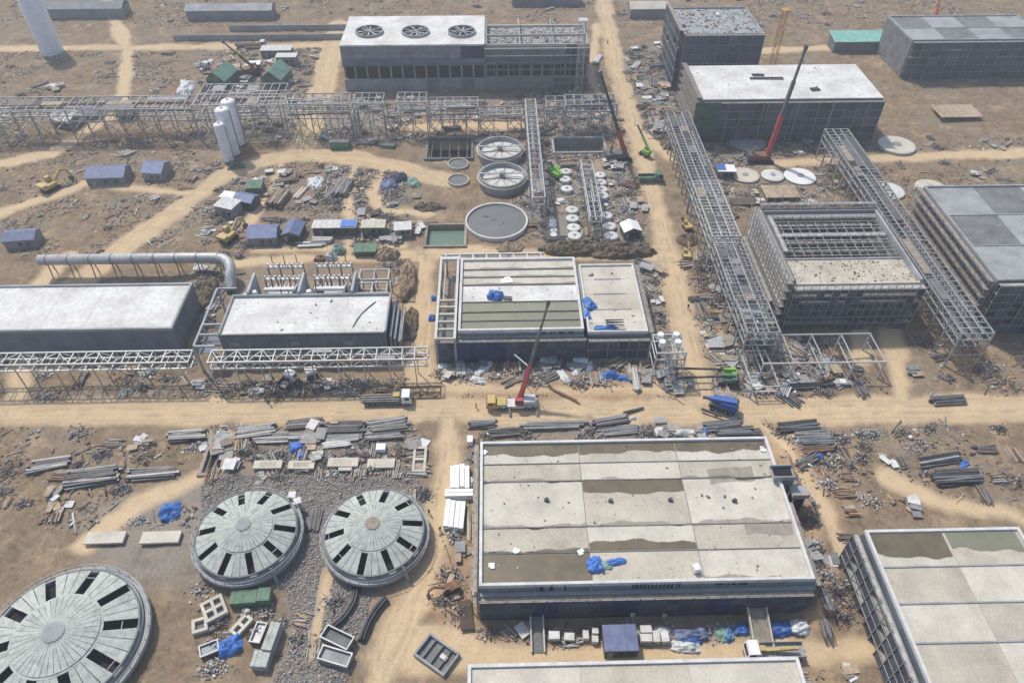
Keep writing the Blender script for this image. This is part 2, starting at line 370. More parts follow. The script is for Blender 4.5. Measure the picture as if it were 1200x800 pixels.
def soil_material(name):
    m = bpy.data.materials.new(name); m.use_nodes = True; nt = m.node_tree; N = nt.nodes; L = nt.links; b = N['Principled BSDF']
    b.inputs['Roughness'].default_value = .95; b.inputs['Specular IOR Level'].default_value = .15
    at = N.new('ShaderNodeVertexColor'); at.layer_name = 'soil'
    sep = N.new('ShaderNodeSeparateColor'); L.new(at.outputs['Color'], sep.inputs[0])
    geo = N.new('ShaderNodeNewGeometry')
    def noise(scale, det=5, rough=.6):
        n = N.new('ShaderNodeTexNoise'); n.inputs['Scale'].default_value = scale; n.inputs['Detail'].default_value = det; n.inputs['Roughness'].default_value = rough
        L.new(geo.outputs['Position'], n.inputs['Vector']); return n
    def mix(f, a, bb):
        x = N.new('ShaderNodeMix'); x.data_type = 'RGBA'
        for k, q in ((0, f), (6, a), (7, bb)):
            if isinstance(q, tuple): x.inputs[k].default_value = (*q, 1)
            else: L.new(q, x.inputs[k])
        return x.outputs[2]
    def rng(src, lo, hi, a=0., c=1.):
        r = N.new('ShaderNodeMapRange'); L.new(src, r.inputs[0]); r.inputs[1].default_value = lo; r.inputs[2].default_value = hi; r.inputs[3].default_value = a; r.inputs[4].default_value = c
        return r.outputs[0]
    n_big = noise(.06, 6); n_mid = noise(.35, 6, .7); n_fine = noise(2.2, 5, .75); n_gr = noise(5.5, 3, .8)
    dirt = mix(rng(n_mid.outputs['Fac'], .35, .65), (.31,.222,.135), (.19,.138,.09))
    dirt = mix(rng(n_big.outputs['Fac'], .42, .62), dirt, (.26,.205,.145))
    n_pt = noise(.14, 7, .7); n_st = noise(.9, 6, .75)
    dirt = mix(rng(n_pt.outputs['Fac'], .54, .64, 0, .7), dirt, (.43,.315,.195)); dirt = mix(rng(n_pt.outputs['Fac'], .46, .34, 0, .75), dirt, (.14,.104,.072)); dirt = mix(rng(n_st.outputs['Fac'], .53, .66, 0, .75), dirt, (.125,.10,.08)); dirt = mix(rng(n_st.outputs['Fac'], .44, .34, 0, .5), dirt, (.38,.30,.21))
    gravel = mix(rng(n_gr.outputs['Fac'], .36, .64), (.175,.155,.13), (.37,.335,.285)); gravel = mix(rng(n_pt.outputs['Fac'], .48, .36, 0, .6), gravel, (.13,.118,.105))
    gravel = mix(rng(n_mid.outputs['Fac'], .45, .75), gravel, (.31,.26,.21))
    dark = mix(rng(n_mid.outputs['Fac'], .4, .6), (.21,.158,.115), (.33,.255,.18))
    red = mix(rng(n_mid.outputs['Fac'], .35, .65), (.52,.35,.21), (.40,.27,.165))
    road = mix(rng(n_mid.outputs['Fac'], .35, .7), (.64,.485,.30), (.54,.405,.25))
    road = mix(rng(n_fine.outputs['Fac'], .52, .75, 0, .5), road, (.38,.30,.205))
    c = mix(sep.outputs['Green'], dirt, gravel); c = mix(sep.outputs['Blue'], c, dark)
    c = mix(at.outputs['Alpha'], c, red)
    c = mix(sep.outputs['Red'], c, road)
    hs = N.new('ShaderNodeHueSaturation'); L.new(c, hs.inputs['Color'])
    hs.inputs['Saturation'].default_value = 1.0
    L.new(rng(n_fine.outputs['Fac'], .25, .75, .74, 1.26), hs.inputs['Value']); L.new(hs.outputs[0], b.inputs['Base Color'])
    bp = N.new('ShaderNodeBump'); bp.inputs['Distance'].default_value = .12; bp.inputs['Strength'].default_value = .7
    L.new(n_fine.outputs['Fac'], bp.inputs['Height']); L.new(bp.outputs[0], b.inputs['Normal'])
    MATS[name] = m
soil_material('soil')
nI, nJ = GX.shape
soil = np.stack([np.clip(ROADC, 0, 1), np.clip(Z_YARD, 0, 1)*.85, np.clip(Z_DARK, 0, 1)*.8, np.clip(Z_RED, 0, 1)*.8], -1).reshape(-1, 4).astype(np.float32)
idx = np.arange(nI*nJ).reshape(nI, nJ)
quads = np.stack([idx[:-1, :-1], idx[1:, :-1], idx[1:, 1:], idx[:-1, 1:]], -1).reshape(-1, 4)
def np_mesh(name, verts, faces, m, col=None, attr='soil', smooth=True):
    me = bpy.data.meshes.new(name); k = faces.shape[1]
    me.vertices.add(len(verts)); me.vertices.foreach_set('co', np.ascontiguousarray(verts, np.float32).ravel())
    me.loops.add(faces.size); me.loops.foreach_set('vertex_index', np.ascontiguousarray(faces, np.int32).ravel())
    me.polygons.add(len(faces)); me.polygons.foreach_set('loop_start', np.arange(0, faces.size, k, dtype=np.int32))
    if col is not None:
        a = me.color_attributes.new(attr, 'FLOAT_COLOR', 'POINT'); a.data.foreach_set('color', np.ascontiguousarray(col, np.float32).ravel())
    me.materials.append(MATS[m]); me.update(calc_edges=True)
    if smooth: me.shade_smooth()
    o = bpy.data.objects.new(name, me); COL.objects.link(o); return o
GV = np.stack([GX, GY, GZ], -1).reshape(-1, 3)
tag(np_mesh('ground', GV, quads, 'soil', soil), 'bare brown construction site ground', 'ground', kind='structure')
def sheet(name, maskv, lift, label, cat):
    f = quads[maskv.ravel()[quads].all(1)]; u, inv = np.unique(f, return_inverse=True)
    v = GV[u].copy(); v[:, 2] += lift
    return tag(np_mesh(name, v, inv.reshape(-1, 4), 'soil', soil[u]), label, cat, kind='structure')
sheet('road', (Z_ROAD > .62), .03, 'pale dusty dirt haul roads across the site', 'road')
sheet('gravel_yard', (Z_YARD > .75) & (Z_ROAD < .3), .02, 'grey crushed stone yards between the structures', 'gravel')
# ------------------------------------------------------------------ halls
OCC = []     # footprints kept free of loose debris
def occ(x0, x1, y0, y1, m=.3): OCC.append((x0-m, x1+m, y0-m, y1+m))
def puddle(name, x0, x1, y0, y1, z, edge, m, parent, amp=.8, seed=0):
    """wet area on a slab: a thin sheet with one or more ragged edges ('n' far, 's' near)"""
    r = random.Random(seed); n = max(8, int((x1-x0)/.6)); top = []; bot = []
    ph = [r.uniform(0, 6) for _ in range(4)]
    for i in range(n+1):
        t = i/n; x = x0+(x1-x0)*t
        w = (math.sin(x*.9+ph[0])*.5+math.sin(x*1.7+ph[1])*.22+math.sin(x*.35+ph[2])*.7+r.uniform(-.07, .07))*amp*.42
        top.append((x, y1+(w-amp*.3 if 'n' in edge else 0))); bot.append((x, y0+(w+amp*.3 if 's' in edge else 0)))
    fz = .55*amp; ring = []
    lo = [(p[0], p[1]+(fz if 's' in edge else .01)) for p in bot]; hi = [(p[0], p[1]-(fz if 'n' in edge else .01)) for p in top]
    rowsv = [bot, lo, hi, top]; fade = [0. if 's' in edge else 1., 1., 1., 0. if 'n' in edge else 1.]
    v = [(p[0]-org(parent).x, p[1]-org(parent).y, z) for rw in rowsv for p in rw]; k = n+1
    f = np.array([(j*k+i, j*k+i+1, (j+1)*k+i+1, (j+1)*k+i) for j in range(3) for i in range(n)])
    col = np.repeat(np.array([[q, q, q, 1] for q in fade]), k, 0)
    o = np_mesh(name, np.array(v), f, m, col, 'fade', False); o.parent = parent; return o
for nm, am in (('wet_slab', .93), ('wet_green', .93), ('stain', .6)):
    m_ = MATS[nm].copy(); m_.name = nm+'_patch'; MATS[nm+'_patch'] = m_; nt_ = m_.node_tree; vc = nt_.nodes.new('ShaderNodeVertexColor'); vc.layer_name = 'fade'
    tc = nt_.nodes.new('ShaderNodeNewGeometry'); nz_ = nt_.nodes.new('ShaderNodeTexNoise'); nz_.inputs['Scale'].default_value = 1.6; nz_.inputs['Detail'].default_value = 6; nt_.links.new(tc.outputs['Position'], nz_.inputs['Vector'])
    ma = nt_.nodes.new('ShaderNodeMath'); ma.operation = 'MULTIPLY_ADD'; nt_.links.new(vc.outputs[0], ma.inputs[0]); ma.inputs[1].default_value = 1.5; nt_.links.new(nz_.outputs['Fac'], ma.inputs[2])
    mr_ = nt_.nodes.new('ShaderNodeMapRange'); mr_.inputs[1].default_value = .75; mr_.inputs[2].default_value = 1.25; mr_.inputs[4].default_value = am; nt_.links.new(ma.outputs[0], mr_.inputs[0])
    nt_.links.new(mr_.outputs[0], nt_.nodes['Principled BSDF'].inputs['Alpha'])
def parapet(root, x0, x1, y0, y1, z0, z1, w, m='parapet'):
    block('parapet', ((x0+x1)/2, y0+w/2, (z0+z1)/2), (x1-x0, w, z1-z0), m, root)
    block('parapet', ((x0+x1)/2, y1-w/2, (z0+z1)/2), (x1-x0, w, z1-z0), m, root)
    block('parapet', (x0+w/2, (y0+y1)/2, (z0+z1)/2), (w, y1-y0-2*w-.01, z1-z0), m, root)
    block('parapet', (x1-w/2, (y0+y1)/2, (z0+z1)/2), (w, y1-y0-2*w-.01, z1-z0), m, root)
def walls(root, x0, x1, y0, y1, h, m, t=.35):
    i = .06
    block('wall', ((x0+x1)/2, y0+i+t/2, h/2-.3), (x1-x0-2*i, t, h+.6), m, root)
    block('wall', ((x0+x1)/2, y1-i-t/2, h/2-.3), (x1-x0-2*i, t, h+.6), m, root)
    block('wall', (x0+i+t/2, (y0+y1)/2, h/2-.3), (t, y1-y0-2*i-2*t-.01, h+.6), m, root)
    block('wall', (x1-i-t/2, (y0+y1)/2, h/2-.3), (t, y1-y0-2*i-2*t-.01, h+.6), m, root)
def scaffold_face(name, label, a, b, h, lifts, bay=2.2, depth=1.0, net='net', out=None, skip=(), net_from=0, gap=.0, group=None, top_over=.8, blue=(), nets=True, pole_out=True, board='timber_grey'):
    """scaffold along the line a->b (site xy), poles, ledgers, boards and netting panels; out = direction away from the wall"""
    a = Vector((*a, 0)); b = Vector((*b, 0)); d = (b-a); Ln = d.length; d.normalize(); o = Vector((out[0], out[1], 0))
    t = thing(name, label, 'scaffold', (a+b)/2, None, group)
    n = max(1, round(Ln/bay)); bw = Ln/n
    for i in range(n+1):
        p = a+d*bw*i
        for k in (0, 1):
            q = p+o*depth*k; hh = h+top_over*(random.random()*.6+.5) if k else h
            member('standard', (q.x, q.y, -.2), (q.x, q.y, hh), .13, .13, 'scaffold', t)
    for L in range(1, lifts+1):
        z = h*L/lifts
        for k in (0, 1):
            p = a+o*depth*k; q = b+o*depth*k
            member('ledger', (p.x, p.y, z+.05*k), (q.x, q.y, z+.05*k), .13, .13, 'scaffold', t)
        if L < lifts or True:
            p = a+o*depth*.5; q = b+o*depth*.5
            member('board', (p.x, p.y, z+.1), (q.x, q.y, z+.1), depth*.7, .06, board, t)
    if nets:
        for i in range(n):
            for L in range(net_from, lifts):
                if (i, L) in skip or random.random() < gap: continue
                p = a+d*(bw*(i+.5))+o*(depth-.14 if pole_out else depth+.1); z = h*(L+.5)/lifts
                mm = 'net_blue' if i in blue else net
                block('net_panel', (p.x, p.y, z), (bw*.985, .025, h/lifts*.985) if abs(d.x) > .5 else (.025, bw*.985, h/lifts*.985), mm, t)
    return t

# --- the large hall at the front: stepped slab roof with ponded water
x0, x1, y0, y1, h = -4.0, 50.95, 58.6, 88.1, 8.5
occ(x0-2, x1+2, y0-3, y1+1)
A = thing('concrete_hall', 'largest hall, pale concrete slab roof with brown ponded water beside the two domed tanks', 'hall', ((x0+x1)/2, (y0+y1)/2, 0))
walls(A, x0, x1, y0, y1, h-.8, 'wall_grey')
parapet(A, x0, x1, y0, y1, h-.9, h, .5)
rows = [G(600, v, h-.6).y for v in (684, 648.5, 618.5, 564.5, 544, 515)]; rows[0] = y0+.5; rows[-1] = y1-.5
cols = [x0+.5, x0+18.6, x0+37.0, x1-.5]
for r in range(5):
    for c in range(3):
        zt = h-.62+.02*((r*3+c*2) % 3)
        sl = block('roof_slab', ((cols[c]+cols[c+1])/2, (rows[r]+rows[r+1])/2, zt-.15), (cols[c+1]-cols[c]-.05, rows[r+1]-rows[r]-.05, .3), 'concrete' if (r+c) % 2 else 'concrete_pale', A)
    if r: block('roof_beam', ((x0+x1)/2, rows[r], h-.56), (x1-x0-1.02, .16, .20), 'concrete_dark', A)  # dark tone paints in the thin shadow line at each roof step
for c in (1, 2):
    for r in range(5):
        block('roof_joint', (cols[c], (rows[r]+rows[r+1])/2, h-.58), (.10, rows[r+1]-rows[r]-.32, .06), 'concrete_dark', A)
zt = h-.57
puddle('wet_patch', cols[0], cols[1], rows[0]+.05, rows[1]-.2, zt+.05, '', 'wet_slab_patch', A, seed=1)
puddle('wet_patch', cols[1]+.1, cols[2]-.1, rows[1]+.2, rows[1]+2.4, zt+.04, 'n', 'wet_slab_patch', A, 1.1, 2)
puddle('wet_patch', cols[1]+.1, cols[2]-.1, rows[3]+.2-3.4, rows[4]-.0-(rows[4]-rows[3])-.2, zt+.04, 's', 'wet_slab_patch', A, .8, 3)
puddle('wet_patch', cols[0], cols[1]-.1, rows[4]+1.6, rows[5]-.05, zt+.05, 's', 'wet_slab_patch', A, 1.0, 4)
puddle('wet_patch', cols[1]+.1, cols[2]-.1, rows[4]+1.9, rows[5]-.05, zt+.06, 's', 'wet_slab_patch', A, 1.0, 5)
puddle('wet_patch', cols[2]+.1, cols[3], rows[4]+1.7, rows[5]-.05, zt+.05, 's', 'wet_slab_patch', A, 1.2, 6)
puddle('wet_patch', cols[0], cols[1]-.1, rows[1]+.2, rows[1]+.9, zt+.04, 'n', 'wet_slab_patch', A, .8, 7)
for k_, (ax_, bx_, ay_, by_, e_) in enumerate(((cols[0], cols[1]-.1, rows[2]+.1, rows[2]+1.0, 'n'), (cols[1]+.1, cols[2]-.1, rows[2]+.1, rows[2]+1.1, 'n'), (cols[2]+.1, cols[3], rows[2]+.1, rows[2]+1.2, 'n'), (cols[2]+5, cols[3]-4, rows[4]-5.2, rows[4]-1.0, 'ns'), (cols[2]+9, cols[3]-.2, rows[2]-2.5, rows[2]-.2, 's'), (cols[0], cols[1]-.1, rows[3]+.1, rows[3]+.8, 'n'), (cols[1]+.1, cols[3], rows[3]+.1, rows[3]+.7, 'n'), (cols[2], cols[3], rows[0]+.1, rows[0]+1.0, 'n'))):
    puddle('dry_stain', ax_, bx_, ay_, by_, zt+.035, e_, 'stain_patch', A, 1.0, 70+k_)
# upper wall band: coping ledge, buttress strips and slots above the netting
member('ledge', (x0-.2, y0-.35, 6.1), (x1+.2, y0-.35, 6.1), .7, .35, 'concrete_grey', A)
block('side_ledge', (x0-.85, (y0+y1)/2-.3, 6.2), (.55, y1-y0+.4, .5), 'concrete_pale', A)
for i in range(13):
    x = x0+25.2+i*.64; block('slot', (x, y0-.02, 7.2), (.2, .2, 1.2), 'opening', A)
for x in (x0+10.2, x0+11.8, x0+13.9): block('slot', (x, y0-.02, 7.15), (.5, .2, 1.3), 'opening', A)
for x in (x0+39.5, x0+41.4, x0+43.3): block('slot', (x, y0-.02, 7.4), (1.4, .2, .4), 'opening', A)
for i in range(1, 12): block('pilaster', (x0+i*(x1-x0)/12, y0-.06, 7.1), (.18, .2, 1.7), 'concrete_grey', A)
scaffold_face('scaffold', 'dark netted scaffold along the front wall of the largest hall', (x0, y0-.75), (x1, y0-.75), 5.8, 3, net='net', out=(0, -1), depth=.9, blue=(4, 5, 10, 11, 17, 18), pole_out=False)
scaffold_face('scaffold', 'scaffold strip along the left wall of the largest hall facing the domes', (x0-.4, y0-.5), (x0-.4, y1), 7.4, 4, net='net', out=(-1, 0), depth=.8, nets=False)
scaffold_face('scaffold', 'scaffold along the right wall of the largest hall by the dirt mound', (x1+.4, y0-.5), (x1+.4, y1-14), 7.0, 3, net='net', out=(1, 0), depth=.8, gap=.5)
for k, (px, l1) in enumerate(((628, 5.5), (880, 9.0))):
    c = G(px, 712); g = thing('entrance_ramp', ('short concrete entrance ramp left of the blue-roofed cabin', 'long brown gangway ramp out of the front wall near the yellow loader truck')[k], 'ramp', (c.x, y0-2-l1/2, 0))
    mb = MB(); w = 1.4 if k else .9; mb.add([(c.x-w, y0-1.9, 2.6 if k else 1.2), (c.x+w, y0-1.9, 2.6 if k else 1.2), (c.x+w, y0-2-l1, .1), (c.x-w, y0-2-l1, .1), (c.x-w, y0-1.9, 0), (c.x+w, y0-1.9, 0), (c.x+w, y0-2-l1, -.2), (c.x-w, y0-2-l1, -.2)],
        [(0,1,2,3), (7,6,5,4), (0,4,5,1), (1,5,6,2), (2,6,7,3), (3,7,4,0)]); mb.build('deck', 'timber_grey' if k else 'concrete_dark', g)
    for s in (-1, 1): member('kerb', (c.x+s*(w+.15), y0-1.9, 2.9 if k else 1.5), (c.x+s*(w+.15), y0-2-l1, .4), .25, .5, 'concrete_pale', g)
# stair tower at the right side
g = thing('stair_tower', 'grey concrete stair block stepping out of the right edge of the largest hall', 'stair tower', (x1+3, 78, 0))
sx = x1-.6
block('shaft', (sx+1.9, 79.2, 4.1), (2.2, 2.4, 8.6), 'concrete_dark', g)
block('landing', (sx+1.0, 79.2, 8.8), (4.0, 2.8, .4), 'concrete_grey', g); block('parapet', (sx+1.0, 77.9, 9.3), (4.0, .25, .7), 'concrete_grey', g); block('parapet', (sx+1.0, 80.5, 9.3), (4.0, .25, .7), 'concrete_grey', g); block('well', (sx+1.0, 79.2, 9.03), (3.4, 2.2, .06), 'opening', g)
block('landing', (sx+3.9, 76.6, 6.6), (3.0, 2.6, .4), 'concrete_grey', g); block('parapet', (sx+3.9, 75.4, 7.1), (3.0, .25, .7), 'timber_grey', g)
block('shaft', (sx+3.9, 76.6, 3.1), (2.2, 1.9, 6.8), 'concrete_dark', g); block('opening', (sx+3.9, 75.6, 3.6), (1.6, .2, 4.0), 'opening', g)
occ(x1, x1+6, 75, 81)

# --- the middle hall with green wet slabs, open frame on its left, lower annex on its right
x0, x1, y0, y1, h = -9.2, 18.8, 119.3, 145.3, 8.4
occ(x0-6, 34, y0-2, y1+3)
B = thing('concrete_hall', 'middle hall with white rib roof, its near half stained olive green', 'hall', ((x0+x1)/2, (y0+y1)/2, 0))
walls(B, x0, x1, y0, y1, h-.8, 'wall_grey'); parapet(B, x0, x1, y0, y1, h-.9, h, .55)
rows = [y0+.55]+[G(600, v, h-.5).y for v in (375.5, 365, 353.5, 333.5, 324.5, 315.5)]+[y1-.55]
for r in range(7):
    wet = r < 3
    block('roof_slab', ((x0+x1)/2, (rows[r]+rows[r+1])/2, h-.75-.05*(r % 2)), (x1-x0-1.12, rows[r+1]-rows[r]-.04, .3), 'wet_green' if wet else ('concrete_white' if r == 3 else 'concrete_pale'), B)
    if r: block('roof_beam', ((x0+x1)/2, rows[r], h-.52), (x1-x0-1.12, .2, .3), 'concrete_dark', B)  # beam coloured dark to draw the step's shadow line
for r, e in ((4, .5), (5, .6), (6, .7)):
    puddle('wet_patch', x0+.6, x1-.6, rows[r]+.2, rows[r]+1.1, h-.58, 'n', 'stain_patch', B, .7, 20+r)
member('ledge', (x0-.1, y0-.25, 6.5), (x1+.1, y0-.25, 6.5), .5, .3, 'concrete_grey', B)
for i in range(4): block('slot', (x1-9+i*2.0, y0-.0, 7.3), (1.2, .16, .45), 'opening', B)
for i in range(1, 8): block('pilaster', (x0+i*3.5, y0-.05, 7.2), (.2, .22, 1.2), 'concrete_grey', B)
scaffold_face('scaffold', 'dark blue netted scaffold across the front of the middle hall', (x0-4.6, y0-.6), (x1+.5, y0-.6), 6.2, 3, net='net', out=(0, -1), depth=1.0, blue=(2, 3, 4, 5, 6), pole_out=False)
# open concrete frame left of it
F_ = thing('open_gantry', 'open ladder-like concrete frame on the left side of the middle hall', 'frame', (x0-2.6, 132, 0))
fx0, fx1, fz = -14.1, -9.9, 7.5
for x in (fx0, fx1): block('edge_beam', (x, 132.1, fz), (.55, 29.5, .8), 'parapet', F_)
for i, y in enumerate((117.7, 120.7, 123.2, 125.7, 128.2, 130.5)): block('cross_beam', ((fx0+fx1)/2, y, fz-.1), (fx1-fx0-.56, .5, .6), 'concrete', F_)
block('cross_beam', ((fx0+fx1)/2, 146.6, fz-.1), (fx1-fx0-.56, .6, .6), 'parapet', F_)
block('edge_beam', (fx0+1.1, 138.7, fz-.6), (.3, 15, .4), 'concrete', F_)
for y in (117.7, 125, 132, 139, 146.6): 
    for x in (fx0, fx1): block('column', (x, y, fz/2-.6), (.5, .5, fz+.2), 'concrete_grey', F_)
block('floor', ((fx0+fx1)/2, 124.3, 4.0), (fx1-fx0-.6, 12, .3), 'concrete_dark', F_)
block('floor', ((fx0+fx1)/2, 139, 2.6), (fx1-fx0-.6, 13, .3), 'timber_grey', F_)
g = thing('rear_gallery', 'narrow concrete gallery frame along the back of the middle hall', 'gallery', (0, 147, 0))
for y in (145.8, 147.7): block('edge_beam', (-1.2, y, 7.7), (25.4, .35, .6), 'parapet', g)
for i in range(8): block('cross_beam', (-13+i*3.36, 146.75, 7.65), (.35, 1.52, .5), 'parapet', g)
for i in range(4): block('column', (-13+i*7.8, 147.7, 3.5), (.4, .34, 7.6), 'concrete_grey', g)
# annex
ax0, ax1, ay0, ay1, ah = 19.8, 33.3, 119.6, 144.0, 7.1
B2 = thing('hall_annex', 'lower flat-roofed annex right of the middle hall with blue tarpaulins on it', 'annex', ((ax0+ax1)/2, (ay0+ay1)/2, 0))
walls(B2, ax0, ax1, ay0, ay1, ah-.7, 'wall_grey'); parapet(B2, ax0, ax1, ay0, ay1, ah-.8, ah, .45)
yy = [ay0+.45, 123, 127.5, 133, 138.5, ay1-.45]
for r in range(5): block('roof_slab', ((ax0+ax1)/2, (yy[r]+yy[r+1])/2, ah-.62), (ax1-ax0-.92, yy[r+1]-yy[r]-.06, .3), 'concrete_pale' if r != 2 else 'concrete', B2)
for k in range(3): block('roof_beam', (ax0+6.5, yy[k+2], ah-.42), (8.5-k, .22, .2), 'concrete_grey', B2)
scaffold_face('scaffold', 'dark netted scaffold in front of the lower annex', (ax0, ay0-.6), (ax1+.3, ay0-.6), 5.4, 2, net='net', out=(0, -1), depth=.9)
scaffold_face('scaffold', 'bare pole scaffold on the right wall of the lower annex by the road', (ax1+.4, ay0), (ax1+.4, ay1), 6.4, 3, net='net', out=(1, 0), depth=1.0, gap=.75)
block('link_wall', (19.3, 133, 3.6), (.8, 18, 7.2), 'concrete_grey', B2)

# --- substation hall with the white roof
x0, x1, y0, y1, h = -62.2, -25.2, 119.4, 132.8, 8.0
occ(x0-6, x1+3, y0-6, y1+13)
C = thing('substation_hall', 'white flat-roofed substation hall with blue-grey front wall behind a low pipe rack', 'hall', ((x0+x1)/2, (y0+y1)/2, 0))
walls(C, x0, x1, y0, y1, h-.5, 'wall_blue')
block('roof_slab', ((x0+x1)/2, (y0+y1)/2, h-.45), (x1-x0-.8, y1-y0-.8, .3), 'concrete_white', C)
block('parapet', ((x0+x1)/2, y1-.2, h-.1), (x1-x0, .4, .9), 'concrete_grey', C)
block('parapet', (x0+.2, (y0+y1)/2, h-.15), (.4, y1-y0-.82, .8), 'concrete_grey', C); block('parapet', (x1-.2, (y0+y1)/2, h-.15), (.4, y1-y0-.82, .8), 'concrete_grey', C)
block('parapet', ((x0+x1)/2, y0+.2, h-.3), (x1-x0, .4, .55), 'steel_dark', C)
for k in range(3): block('gutter_outlet', (x0+10.5+k*6.5, y1+.1, h-.2), (.5, .9, .5), 'concrete_dark', C)
for x in (x0+3.2, x0+16.5, x0+28.4):
    w = block('wall_vent', (x, y0-.05, 5.2), (1.9, .22, 1.2), 'steel', C); 
for i in range(9): block('wall_pier', (x0+2+i*4.2, y0-.0, 3.4), (.3, .2, 6.6), 'wall_grey', C)
mb = MB(); pts = [(x1-7.6, y0+2.2), (x1-7.0, y0+4.4), (x1-6.2, y0+6.6), (x1-4.8, y0+8.8), (x1-3.4, y0+10.8)]
mb.tube([(p[0], p[1], h-.2+.1*(i % 2)) for i, p in enumerate(pts)], .12, 6); solo(mb, 'cable', 'pipe_dark', 'dark cable lying curved on the white substation roof', 'cable')
# side frame
g = thing('side_gantry', 'grey open beam frame at the left end of the white-roofed substation hall', 'frame', (x0-2.8, 126, 0))
for a_, b_ in (((x0-3.6, y0-2.6), (x0-5.0, y1+4)), ):
    member('edge_beam', (x0-4.6, y0-2.8, 7.4), (x0-4.6, y1+3.4, 7.4), .45, .5, 'fin_grey', g)
for y in (y0-2.8, y0+.9, y0+4.2, y1+3.4): member('cross_beam', (x0-4.35, y, 7.4), (x0-.05, y, 7.4), .4, .45, 'fin_grey', g)
for y in (y0-2.8, y0+4.2, y1+3.4): block('column', (x0-4.6, y, 3.5), (.42, .42, 7.3), 'fin_grey', g)
block('infill_panel', (x0-2.2, y0+2.5, 5.2), (4.1, 2.9, .2), 'wall_blue', g); block('infill_panel', (x0-2.2, y0-1.0, 5.0), (4.1, 3.2, .2), 'wall_blue', g)
# fire walls and transformers behind it
for k, x in enumerate((x0+3.6, x0+15.4, x0+27.8)):
    mb = MB(); mb.box(x-.3, x+.3, y1+.1, y1+7.2, -.2, 9.0)
    solo(mb, 'fire_wall', 'fin_grey', ('leftmost', 'middle', 'rightmost')[k]+' of three tall grey fire walls behind the white substation roof', 'wall', group='fire walls behind the substation')
def transformer(px, label):
    c = Vector((px, y1+6.0, 0)); t = thing('power_transformer', label, 'transformer', c)
    block('tank', (c.x, c.y-.5, 2.4), (6.2, 2.8, 4.4), 'steel_dark', t); block('tank_cover', (c.x, c.y-.5, 4.75), (6.6, 3.2, .3), 'steel', t)
    for i in range(9): block('radiator', (c.x-4.0+i*1.0, c.y+2.2, 2.2), (.3, 1.7, 3.8), 'steel', t)
    for i in range(9): block('radiator', (c.x-4.0+i*1.0, c.y-3.2, 2.0), (.3, 1.5, 3.6), 'steel_pale', t)
    for i in range(3): member('bushing', (c.x-2.2+i*2.2, c.y+.2, 4.9), (c.x-2.2+i*2.2, c.y+.9, 7.4), .36, .36, 'rust', t, True)
    member('conservator', (c.x-3.6, c.y-1.7, 6.1), (c.x+3.6, c.y-1.7, 6.1), 1.1, 1.1, 'white_paint', t, True)
    for s in (-3, 3): member('conservator_leg', (c.x+s, c.y-1.7, 4.9), (c.x+s, c.y-1.7, 5.6), .2, .2, 'steel', t)
    for yy_, z in ((-3.6, 4.9), (2.4, 6.0), (6.4, 6.6)):
        member('busbar', (c.x-4.6, c.y+yy_, z), (c.x+4.6, c.y+yy_, z), .8, .35, 'off_white', t)
        for s in (-4.4, -1.5, 1.5, 4.4): member('gantry_post', (c.x+s, c.y+yy_, 0), (c.x+s, c.y+yy_, z+.9), .26, .26, 'steel_dark', t)
        for i in range(8): member('insulator', (c.x-4.2+i*1.2, c.y+yy_-.1, z+.2), (c.x-4.2+i*1.2, c.y+yy_-.1, z+1.1), .42, .42, 'white_paint', t, True)
    for s in (-3, 0, 3): member('lightning_rod', (c.x+s, c.y+6.4, 6.6), (c.x+s, c.y+6.8, 10.0), .24, .24, 'rust', t, True)
transformer(x0+9.6, 'left power transformer with busbars behind the white roof, between two fire walls')
transformer(x0+21.6, 'right power transformer with busbars behind the white roof, by the green tarp heap')
# process equipment crowding the rear edge of the substation
for k_, (xx, l_) in enumerate(((x0+3.0, 'left of two white upright vessels close behind the substation parapet'), (x0+15.8, 'right of two white upright vessels close behind the substation parapet'))):
    mb = MB(); mb.lathe((0, 0, 0), [(.8, 0), (.8, 7.4), (.6, 7.9), (0, 8.1)], 14); solo(mb, 'vessel', 'white_paint', l_, 'vessel', (xx+1.6, y1+1.6, 0))
g = thing('equipment_skid', 'dark band of pipes and small vessels along the rear edge of the substation', 'equipment', ((x0+x1)/2, y1+2, 0))
rr_ = random.Random(4)
for i_ in range(9): z_ = 1.5+rr_.random()*5; y_ = y1+.8+rr_.random()*3; xa_ = x0+4+rr_.random()*18; member('pipe', (xa_, y_, z_), (xa_+6+rr_.random()*9, y_, z_), .35, .35, rr_.choice(('pipe_dark', 'pipe_grey', 'steel', 'rust')), g, True)
for i_ in range(26): xa_ = x0+1+i_*1.36; ya_ = y1+.8+rr_.random()*3.2; member('riser', (xa_, ya_, 0), (xa_, ya_, 4+rr_.random()*4), .22, .22, rr_.choice(('steel_dark', 'steel', 'pipe_grey')), g)
for i_ in range(10): xa_ = x0+2+i_*3.5; mb = MB(); mb.cyl((xa_, y1+2.2+rr_.random()*2, .2), .7, 3+rr_.random()*3, 10); mb.build('small_vessel', rr_.choice(('steel', 'steel_dark', 'off_white')), g)
